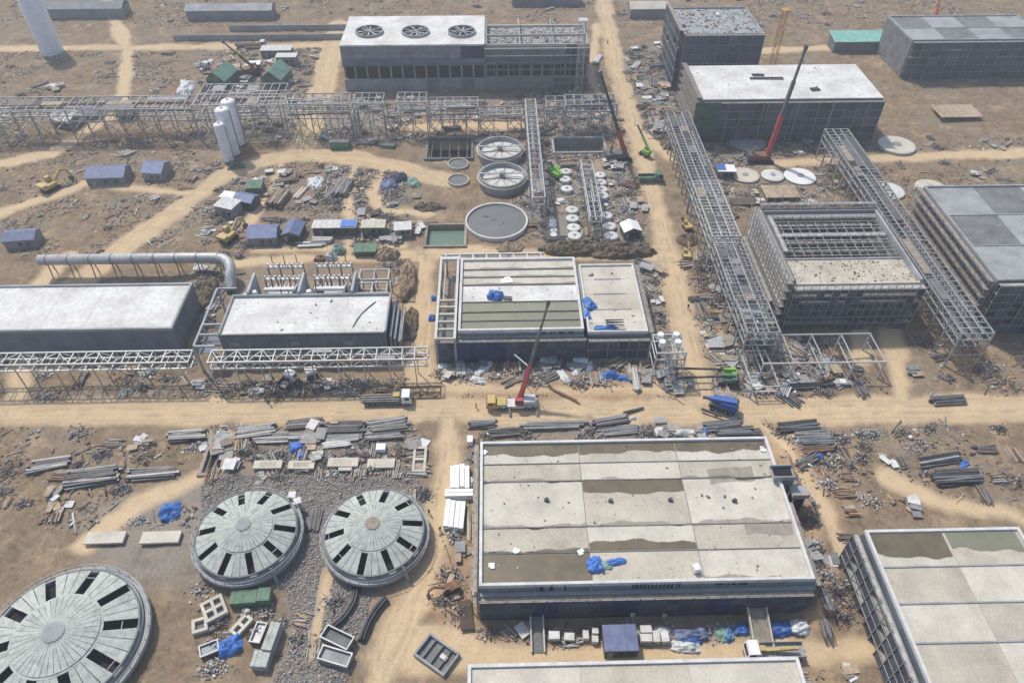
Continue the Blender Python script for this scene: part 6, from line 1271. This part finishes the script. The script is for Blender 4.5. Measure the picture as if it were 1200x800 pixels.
B += [(155, 135, 9, 9, 75, ['rust', 'timber_grey', 'steel_dark'], 'brown plank stack near the left edge above the blue roofs', .6, 3), (110, 560, 8, 10, 9, SM, 'grey beam sheaf at the left edge below the main road', .45, 2), (180, 556, 6, 10, 4, SM, 'long grey bars left of the leftmost sheaf', .4, 2), (60, 545, 6, 8, 12, SM, 'slanted grey bars near the left edge', .4, 1), (1120, 560, 7, 10, 3, SM, 'grey beam sheaf near the right edge above the lower hall', .45, 2), (1100, 540, 5, 9, 8, ['pipe_dark', 'steel'], 'dark bars near the right edge above the beam sheaf', .4, 2),
 (220, 512, 6, 8, 5, SM, 'grey bars just left of the foundation pit', .4, 2), (1110, 470, 5, 8, 2, SM, 'bars under the rack stub at the right edge', .4, 2)]
tarp(200, 600, 4.2, 4, 1.1, 'tarp_blue', 'blue tarpaulin at the left beside the pale slabs', .3, 60); tarp(218, 105, 6, 12, 1.6, 'tarp_white', 'whitish sand heap at the left of the rear rack', .1, 61); tarp(1130, 545, 2.4, 2, .8, 'tarp_blue', 'small blue tarpaulin near the right edge', 0, 62)
for x, y, l in ((125, 632, 'pale precast slab at the left edge above the cut-off tank'), (190, 632, 'second pale precast slab at the left, below the blue tarpaulin')):
    t = thing('precast_slab', l, 'slab', P(x, y), .02); block('slab', (0, 0, .7), (7, 2.4, .5), 'concrete_pale', t); block('sleeper', (-2, 0, .2), (.3, 2.3, .5), 'timber', t); block('sleeper', (2, 0, .2), (.3, 2.3, .5), 'timber', t)
c = P(1120, 135); t = thing('plank_deck', 'wide beige timber deck near the upper right', 'deck', c, 0)
for i in range(12): block('plank', (-7+i*1.2, 0, 1.3), (1.1, 9, .14), 'ply', t)
for y in (-4, 4): member('joist', (-7.5, y, 1.0), (7.5, y, 1.0), .3, .4, 'timber', t)
for x, y, n, L, rz, m, l, w, ly in B: bundle(x, y, n, L, d(rz), m, l, w, ly)
# curved black duct bundles
for k, (pts, l) in enumerate((([(386, 738), (402, 724), (413, 708), (416, 694), (417, 684)], 'left of two bundles of curved black pipes below the right domed tank'), ([(423, 752), (430, 734), (440, 716), (452, 702)], 'right of two bundles of curved black pipes beside the dirt track'))):
    c = P(*pts[1]); t = thing('pipe_bundle', l, 'pipes', c)
    base = [P(*q) for q in pts]
    cur = []
    for i in range(len(base)-1):
        p0_, p1, p2, p3 = base[max(i-1, 0)], base[i], base[i+1], base[min(i+2, len(base)-1)]
        for s in range(5):
            u = s/5; cur.append(.5*((2*p1)+(-p0_+p2)*u+(2*p0_-5*p1+4*p2-p3)*u*u+(-p0_+3*p1-3*p2+p3)*u**3))
    cur.append(base[-1])
    for i in range(6):
        off = (-.8+.42*i) if i < 4 else (-.5+.5*(i-4)); zz = .3 if i < 4 else .85
        q = []
        for j, p in enumerate(cur):
            dv = (cur[min(j+1, len(cur)-1)]-cur[max(j-1, 0)]).normalized(); nv = Vector((-dv.y, dv.x, 0)); q.append(p+nv*off+Vector((0, 0, zz)))
        mb = MB(); mb.tube(q, .24, 8); mb.build('pipe', 'pipe_dark' if i % 3 else 'steel_dark', t, True)
# small things on the halls
for k, (x, y, z, l) in enumerate(((641, 586, 7.95, 'left'), (786, 586, 7.95, 'middle'), (861, 587, 7.95, 'right'), (716, 587, 7.95, 'second'))):
    mb = MB(); mb.cyl((0, 0, 0), .35, .5, 10); mb.box(-.5, .1, -.2, .2, .02, .4); solo(mb, 'roof_drain', 'pipe_dark', l+' dark drain box in the middle row of the largest roof', 'drain', G(x, y, z))
for k, (x, y) in enumerate(((576, 662), (604, 645), (680, 647), (894, 527), (568, 530))):
    mb = MB(); mb.box(-.5, .5, -.4, .4, 0, .12); mb.box(-.2, .5, -.7, -.3, 0, .2); solo(mb, 'white_sheet', 'white_paint', ['white rag on the brown wet front left bay of the largest roof', 'white scrap at the front roof beam of the largest roof, left', 'white scrap beside the roof joint of the largest roof', 'white box on the wet rear right bay of the largest roof', 'white scrap in the rear left corner of the largest roof'][k], 'sheet', G(x, y, 8.02), k)
mb = MB(); mb.box(-1.4, 1.4, -.8, .8, 0, .1); mb.box(-.5, .9, .3, 1.3, 0, .16); solo(mb, 'white_sheet', 'white_paint', 'bright white sheet on the rear part of the middle hall roof', 'sheet', G(594, 329, 7.9), .1)
for k, (x, y, L, n, l) in enumerate(((720, 377, 4, 4, 'dark bars lying on the annex roof'), (898, 92, 11, 3, 'long dark bars in the middle of the far right white roof'), (888, 88, 4, 4, 'short dark bars behind the long ones on the far right white roof'), (955, 105, 3, 5, 'dark scrap near the right end of the far right white roof'), (595, 349, 2, 3, 'few dark bars right of the tarpaulin on the middle hall roof'))):
    z = (8.0, 14.1, 14.1, 14.1, 7.9)[k]; t = thing('bar_stack', l, 'bars', G(x, y, z), random.uniform(-.1, .1))
    for i in range(n): member('bar', (-L/2, -n*.25+i*.5, .15), (L/2, -n*.25+i*.5+random.uniform(-.3, .3), .15), .2, .2, 'pipe_dark', t)
# flat frames on the dirt; the first stands in for the rack's shadow
for k, (x, y, L, w, rz, l) in enumerate(((492, 460, 9, 3.4, 0, 'brown lattice added as the shadow of the low rack at its right end'), (700, 445, 6, 3, -.2, 'flat steel frame lying in front of the annex'), (638, 424, 4, 2.4, 0, 'white steel frame leaning at the front of the middle hall'))):
    t = thing('flat_lattice', l, 'frame', P(x, y, .2), rz); m = ('rust', 'steel', 'steel_pale')[k]
    for s in (-1, 0, 1): member('chord', (-L/2, s*w/2, .1), (L/2, s*w/2, .1), .16, .16, m, t)
    n = int(L/1.5)
    for i in range(n+1): member('web', (-L/2+L*i/n, -w/2, .1), (-L/2+L*i/n, w/2, .1), .12, .12, m, t)
# ------------------------------------------------------------------ loose debris, stones
def free_mask(x, y, road=True):
    ok = np.ones(x.shape, bool)
    for x0, x1, y0, y1 in OCC: ok &= ~((x > x0) & (x < x1) & (y > y0) & (y < y1))
    for cx, cy, r_ in OCCC: ok &= np.hypot(x-cx, y-cy) > r_
    for x0, x1, y0, y1, d_ in PITS: ok &= ~((x > x0-.8) & (x < x1+.8) & (y > y0-.8) & (y < y1+.8))
    if road: ok &= zone_at(Z_ROAD, x, y) < .35
    return ok
def debris_material():
    m = bpy.data.materials.new('debris'); m.use_nodes = True; b = m.node_tree.nodes['Principled BSDF']; a = m.node_tree.nodes.new('ShaderNodeVertexColor'); a.layer_name = 'tint'
    m.node_tree.links.new(a.outputs[0], b.inputs['Base Color']); b.inputs['Roughness'].default_value = .85; b.inputs['Specular IOR Level'].default_value = .25; MATS['debris'] = m
debris_material()
BOXV = np.array([(x, y, z) for z in (-.5, .5) for x, y in ((-.5, -.5), (.5, -.5), (.5, .5), (-.5, .5))]); BOXF = np.array([(3,2,1,0), (4,5,6,7), (0,1,5,4), (1,2,6,5), (2,3,7,6), (3,0,4,7)])
def scatter(name, label, x, y, dims, tint, z=None, tilt=.25, cat='debris'):
    n = len(x); yaw = RNG.random(n)*6.283; p = RNG.normal(0, tilt, n); q = RNG.normal(0, tilt, n)
    v = BOXV[None]*dims[:, None, :]*(1+RNG.normal(0, .12, (n, 8, 1)))
    cy, sy = np.cos(yaw), np.sin(yaw); cp, sp = np.cos(p), np.sin(p); cq, sq = np.cos(q), np.sin(q)
    X, Y, Z = v[..., 0], v[..., 1], v[..., 2]
    X, Z = X*cp[:, None]+Z*sp[:, None], -X*sp[:, None]+Z*cp[:, None]; Y, Z = Y*cq[:, None]-Z*sq[:, None], Y*sq[:, None]+Z*cq[:, None]
    X, Y = X*cy[:, None]-Y*sy[:, None], X*sy[:, None]+Y*cy[:, None]
    zz = ground_z(x, y) if z is None else z
    v = np.stack([X+x[:, None], Y+y[:, None], Z+(zz+dims[:, 2]*.4)[:, None]], -1).reshape(-1, 3)
    f = (BOXF[None]+np.arange(n)[:, None, None]*8).reshape(-1, 4)
    o = np_mesh(name, v, f, 'debris', np.repeat(np.c_[tint, np.ones(n)], 8, 0), 'tint', False); return tag(o, label, cat, kind='stuff')
PAL = np.array([(.40,.39,.37), (.55,.54,.51), (.30,.29,.28), (.16,.15,.14), (.30,.22,.15), (.42,.31,.20), (.20,.11,.07), (.68,.67,.64), (.10,.10,.11), (.26,.27,.29), (.33,.25,.18), (.24,.19,.15)])
def pick(n, w=None): 
    i = RNG.choice(len(PAL), n, p=None if w is None else np.array(w)/np.sum(w)); return PAL[i]*RNG.uniform(.75, 1.2, (n, 1))
# dense clutter zones (picture polygons) with densities per square metre
CL = [([(235,125),(700,118),(700,162),(235,168)], .9), ([(715,60),(800,50),(800,180),(750,160),(735,110)], 1.5), ([(240,190),(480,190),(500,292),(235,296)], 1.0), ([(380,200),(470,195),(475,300),(400,300)], .5), ([(600,165),(750,180),(752,290),(600,285)], 1.1),
      ([(745,305),(770,305),(805,470),(770,470)], 1.0), ([(510,405),(770,402),(775,462),(500,466)], 1.6), ([(555,490),(905,488),(905,514),(560,514)], 1.5), ([(236,494),(490,492),(492,556),(236,560)], 1.1), ([(800,300),(870,300),(912,470),(835,470)], 1.5), ([(560,700),(965,700),(968,758),(560,762)], .9),
      ([(232,430),(505,430),(505,470),(232,470)], .9), ([(232,690),(400,680),(380,790),(232,790)], .55), ([(480,520),(560,520),(560,768),(470,768)], .35), ([(905,495),(1000,492),(1000,768),(960,768),(915,560)], .5), ([(800,170),(975,168),(975,246),(870,250)], .7), ([(232,296),(285,296),(245,410),(232,410)], .8), ([(450,290),(505,290),(500,440),(470,440)], 1.0),
      ([(232,55),(395,55),(350,120),(232,122)], .6), ([(600,108),(720,100),(740,165),(600,165)], .7), ([(885,395),(1010,395),(1010,470),(870,468)], 1.2), ([(0,60),(232,60),(232,300),(0,300)], .5), ([(0,400),(232,400),(232,620),(0,620)], .4), ([(968,160),(1200,160),(1200,250),(968,250)], .35), ([(1010,400),(1200,400),(1200,600),(1000,600)], .4), ([(560,768),(1000,765),(1000,800),(560,800)], .4), ([(0,-10),(1200,-10),(1200,32),(0,32)], .3)]
xs = []; ys_ = []
for pl, dn in CL:
    p = gl(pl); x0, y0 = p.min(0); x1, y1 = p.max(0); n = int((x1-x0)*(y1-y0)*dn*2.6); x = RNG.uniform(x0, x1, n); y = RNG.uniform(y0, y1, n)
    k = poly_in(x, y, p) & free_mask(x, y); 
    k &= fbm(x, y, .12, 77, 3)+RNG.normal(0, .04, n) > .51
    xs.append(x[k]); ys_.append(y[k])
x = np.concatenate(xs); y = np.concatenate(ys_); n = len(x)
sz = np.exp(RNG.normal(-1.55, .48, n)); dims = np.stack([sz*RNG.uniform(.8, 2.2, n), sz*RNG.uniform(.5, 1.1, n), sz*RNG.uniform(.25, .8, n)], -1)
scatter('site_debris', 'loose broken concrete, timber and scrap strewn over the site', x, y, np.clip(dims, .08, 1.3), pick(n, [2,.9,3,3,2.4,1.6,1.6,.45,2,1.5,2.4,3]), tilt=.3)
# long thin bars and planks
k = RNG.random(n) < .09; m_ = k.sum(); L = RNG.uniform(1.2, 5.0, m_)
scatter('loose_bars', 'loose planks, poles and bars strewn over the site', x[k]+.3, y[k]+.2, np.stack([L, RNG.uniform(.1, .28, m_), RNG.uniform(.08, .22, m_)], -1), pick(m_, [3,1.5,2,2,1.5,3,1.5,1,1,2,1,1]), tilt=.07)

# ------------------------------------------------------------------ piles: sorted heaps of timber, scrap, rubble, sheets and bars
ZN = ['under the rear rack', 'in the rubble ground right of the far pale road', 'in the storage yard above the substation', 'in the yard by the curved track', 'around the white tank tops', 'beside the annex and the pale road', 'in front of the middle hall', 'behind the back wall of the largest hall', 'among the beam stacks at the left', 'under the long rack',
      'in front of the largest hall', 'under the low rack at the left', 'below the left domed tank', 'beside the dirt track left of the largest hall', 'on the orange dirt at the right', 'around the pale tank slabs at the far right', 'left of the substation', 'between the substation and the middle hall', 'around the green sheds', 'between the rear rack and the pits', 'by the portal frame at the right', 'in the far left yard', 'in the lower left yard', 'at the far right edge', 'at the lower right edge', 'at the bottom edge', 'at the top edge']
WORDS = {'timber_pile': 'aligned plank pile', 'bar_pile': 'dark bar sheaf', 'sheet_stack': 'slipped board stack', 'scrap_pile': 'dark tangled scrap heaps', 'rubble_pile': 'grey broken concrete heaps'}
NTH = ['leftmost', 'second from left', 'third from left', 'fourth from left', 'fifth from left', 'sixth from left', 'seventh from left', 'eighth from left', 'ninth from left', 'tenth from left', 'eleventh from left', 'twelfth from left', 'thirteenth from left', 'fourteenth from left', 'fifteenth from left', 'sixteenth from left']
PMAT = {'timber_pile': ['timber', 'timber_grey', 'board_pale', 'rust'], 'bar_pile': ['pipe_grey', 'pipe_dark', 'steel_dark', 'rust', 'steel_worn'], 'sheet_stack': ['board_pale', 'off_white', 'ply', 'concrete_grey', 'timber_grey', 'steel_worn']}
def pile(kind, cx, cy, seed, label, group, big=1.0):
    r = random.Random(seed); yaw0 = r.choice([0, 1.57, r.uniform(0, 3.1)]); z0 = float(ground_z(np.array([cx]), np.array([cy]))[0]); t = thing(kind, label, kind.split('_')[0]+' pile', (cx, cy, z0), yaw0, group); t.scale = (big, big*1.15, big)
    if kind == 'sheet_stack':
        n = r.randint(4, 8)
        for i in range(n): block('sheet', (r.gauss(0, .55), r.gauss(0, .55), .1+i*.11), (r.uniform(1.0, 2.2), r.uniform(.7, 1.3), r.uniform(.05, .1)), r.choice(PMAT[kind]), t, r.gauss(0, .25))
    else:
        n = r.randint(9, 16); L = r.uniform(1.6, 3.4) if kind == 'timber_pile' else r.uniform(2.5, 5); w = .2 if kind == 'timber_pile' else .14
        for i in range(n):
            y = (i % 7-3)*w*1.35+r.gauss(0, .06); z = .1+(i//7)*w+r.random()*.06; a = r.gauss(0, .06)*L; x = r.gauss(0, .25); l2 = L*r.uniform(.38, .5)
            member('plank' if kind == 'timber_pile' else 'bar', (x-l2, y-a/2, z), (x+l2, y+a/2, z+r.gauss(0, .03)), w*r.uniform(.7, 1.2), w*.6 if kind == 'timber_pile' else w, r.choice(PMAT[kind]), t)
def heap_pieces(kind, cx, cy, seed):
    r = np.random.default_rng(seed); sp = r.uniform(.7, 1.5)
    if kind == 'scrap_pile': n = int(r.integers(60, 130)); b = r.random(n) < .4; sz = np.exp(r.normal(-1.75, .4, n)); dm = np.where(b[:, None], np.stack([r.uniform(.5, 2.0, n), r.uniform(.05, .12, n), r.uniform(.05, .12, n)], -1), np.stack([sz*1.6, sz, sz*.6], -1)); tn = PAL[r.choice([2, 3, 6, 8, 4, 9, 0, 7], n, p=[.2, .22, .10, .2, .1, .1, .05, .03])]
    else: n = int(r.integers(90, 190)); sz = np.exp(r.normal(-1.8, .42, n)); dm = np.stack([sz*1.3, sz, sz*.8], -1); tn = PAL[r.choice([0, 1, 2, 7, 10], n, p=[.3, .25, .2, .1, .15])]
    ox = r.normal(0, 1.1*sp, n); oy = r.normal(0, .8*sp, n); hz = np.exp(-(ox**2+oy**2)/sp**2*.8)*.85*r.random(n)
    return cx+ox, cy+oy, dm, tn*r.uniform(.7, 1.15, (n, 1)), hz
PL = []; kinds = ['timber_pile', 'bar_pile', 'sheet_stack', 'scrap_pile', 'rubble_pile', 'scrap_pile']
for zi, (pl, dn) in enumerate(CL):
    p = gl(pl); x0, y0 = p.min(0); x1, y1 = p.max(0); area = (x1-x0)*(y1-y0); want = int(min(60, area*dn*.05))+2; got = []
    if zi >= 21: want = min(want, 30)
    cxs = RNG.uniform(x0, x1, want*25); cys = RNG.uniform(y0, y1, want*25); ok = poly_in(cxs, cys, p) & free_mask(cxs, cys)
    for dx_, dy_ in ((1.2, 0), (-1.2, 0), (0, -1.2), (0, 1.2)): ok &= zone_at(Z_ROAD, cxs+dx_, cys+dy_) < .4
    for cx, cy in zip(cxs[ok], cys[ok]):
        if len(got) >= want: break
        if any((cx-u)**2+(cy-v)**2 < 6 for u, v in PL): continue
        PL.append((cx, cy)); got.append((float(cx), float(cy), kinds[int(RNG.integers(0, 6))]))
    for kd in WORDS:
        g_ = sorted([q for q in got if q[2] == kd], key=lambda q: q[0]/(q[1]+100)); 
        if not g_: continue
        if kd in PMAT:
            for i, (cx, cy, _) in enumerate(g_[:16]): pile(kd, cx, cy, zi*100+i, WORDS[kd]+' '+ZN[zi]+(', '+NTH[i] if len(g_) > 1 else ''), WORDS[kd]+' '+ZN[zi], 1.0+random.random()*.9 if 1 <= zi <= 9 or zi in (18, 20, 21) else 1.0+random.random()*.3)
        else:
            R_ = [heap_pieces(kd, cx, cy, zi*1000+i) for i, (cx, cy, _) in enumerate(g_)]
            xx, yy_, dd, tt, hh_ = (np.concatenate([q[j] for q in R_]) for j in range(5))
            k_ = free_mask(xx, yy_, False); xx, yy_, dd, tt, hh_ = xx[k_], yy_[k_], dd[k_], tt[k_], hh_[k_]
            scatter(kd, WORDS[kd]+' '+ZN[zi], xx, yy_, dd, tt, z=ground_z(xx, yy_)+hh_, tilt=.3, cat='heap')
# stones in the gravel round the domes
p = gl([(236,555),(490,560),(495,590),(480,640),(440,690),(405,800),(320,800),(345,745),(335,690),(236,680)]); x0, y0 = p.min(0); x1, y1 = p.max(0); n = 60000
x = RNG.uniform(x0, x1, n); y = RNG.uniform(y0, y1, n); k = poly_in(x, y, p) & free_mask(x, y); x = x[k]; y = y[k]; n = len(x); sz = np.exp(RNG.normal(-1.9, .35, n))
scatter('gravel_stones', 'coarse grey crushed stone around the domed tanks', x, y, np.stack([sz*RNG.uniform(.8, 1.4, n), sz, sz*RNG.uniform(.5, .9, n)], -1), np.array([(.33,.305,.28)])*RNG.uniform(.55, 1.35, (n, 1)), tilt=.5, cat='gravel')
# rubble on decks
x = RNG.uniform(-3, 32.6, 1500); y = RNG.uniform(259, 282, 1500); sz = np.exp(RNG.normal(-1.2, .45, 1500))
scatter('deck_rubble', 'pale rubble on the unfinished cooling tower deck', x, y, np.stack([sz*1.4, sz, sz*.5], -1), pick(1500, [3,5,1,1,.5,1,.5,5,.5,1,.5,.5]), z=np.full(1500, 12.85))
x = RNG.uniform(68, 96, 420); y = RNG.uniform(129.6, 137.6, 420); sz = np.exp(RNG.normal(-1.9, .45, 420))
scatter('deck_rubble', 'reddish rubble on the near deck of the open structure', x, y, np.stack([sz*1.4, sz, sz*.5], -1), pick(420, [2,3,1,1,3,2,3,2,.5,1,3,1]), z=np.full(420, 12.05))
x = RNG.uniform(66.5, 92, 300); y = RNG.uniform(256, 279, 300); sz = np.exp(RNG.normal(-1., .4, 300))
scatter('deck_rubble', 'scrap on the roof of the tall far block', x, y, np.stack([sz*1.4, sz, sz*.5], -1), pick(300), z=np.full(300, 19.0))
# grit and marks on the big roofs
x = np.concatenate([RNG.uniform(-3.2, 50, 160), RNG.uniform(-61.5, -26, 60), RNG.uniform(20.2, 32, 60), RNG.uniform(-8, 17.2, 60), RNG.uniform(66, 121, 120)]); y = np.concatenate([RNG.uniform(59.5, 87, 160), RNG.uniform(120, 132, 60), RNG.uniform(120.5, 143, 60), RNG.uniform(120.2, 144.5, 60), RNG.uniform(218, 241, 120)])
z = np.concatenate([np.full(160, 7.95), np.full(60, 7.7), np.full(60, 6.63), np.full(60, 7.82), np.full(120, 14.05)]); n = len(x); sz = np.exp(RNG.normal(-2.2, .5, n))
scatter('roof_scraps', 'small scraps lying on the flat roofs', x, y, np.stack([sz*1.6, sz, sz*.4], -1), pick(n, [1,1,2,3,2,2,2,1,3,1,1,1]), z=z, tilt=.1)
# ------------------------------------------------------------------ haze
mb = MB(); mb.box(-6700, 6700, -6500, 6800, -6, 122)
hz = bpy.data.materials.new('haze_air'); hz.use_nodes = True; hn = hz.node_tree.nodes; hn.clear(); ho = hn.new('ShaderNodeOutputMaterial'); pv = hn.new('ShaderNodeVolumePrincipled')
pv.inputs['Color'].default_value = (.88, .91, .95, 1); pv.inputs['Density'].default_value = .0006; pv.inputs['Anisotropy'].default_value = .2
hz.node_tree.links.new(pv.outputs[0], ho.inputs['Volume']); MATS['haze_air'] = hz
tag(mb.build('haze', 'haze_air'), 'thin pale dusty haze over the whole site', 'haze', kind='stuff')
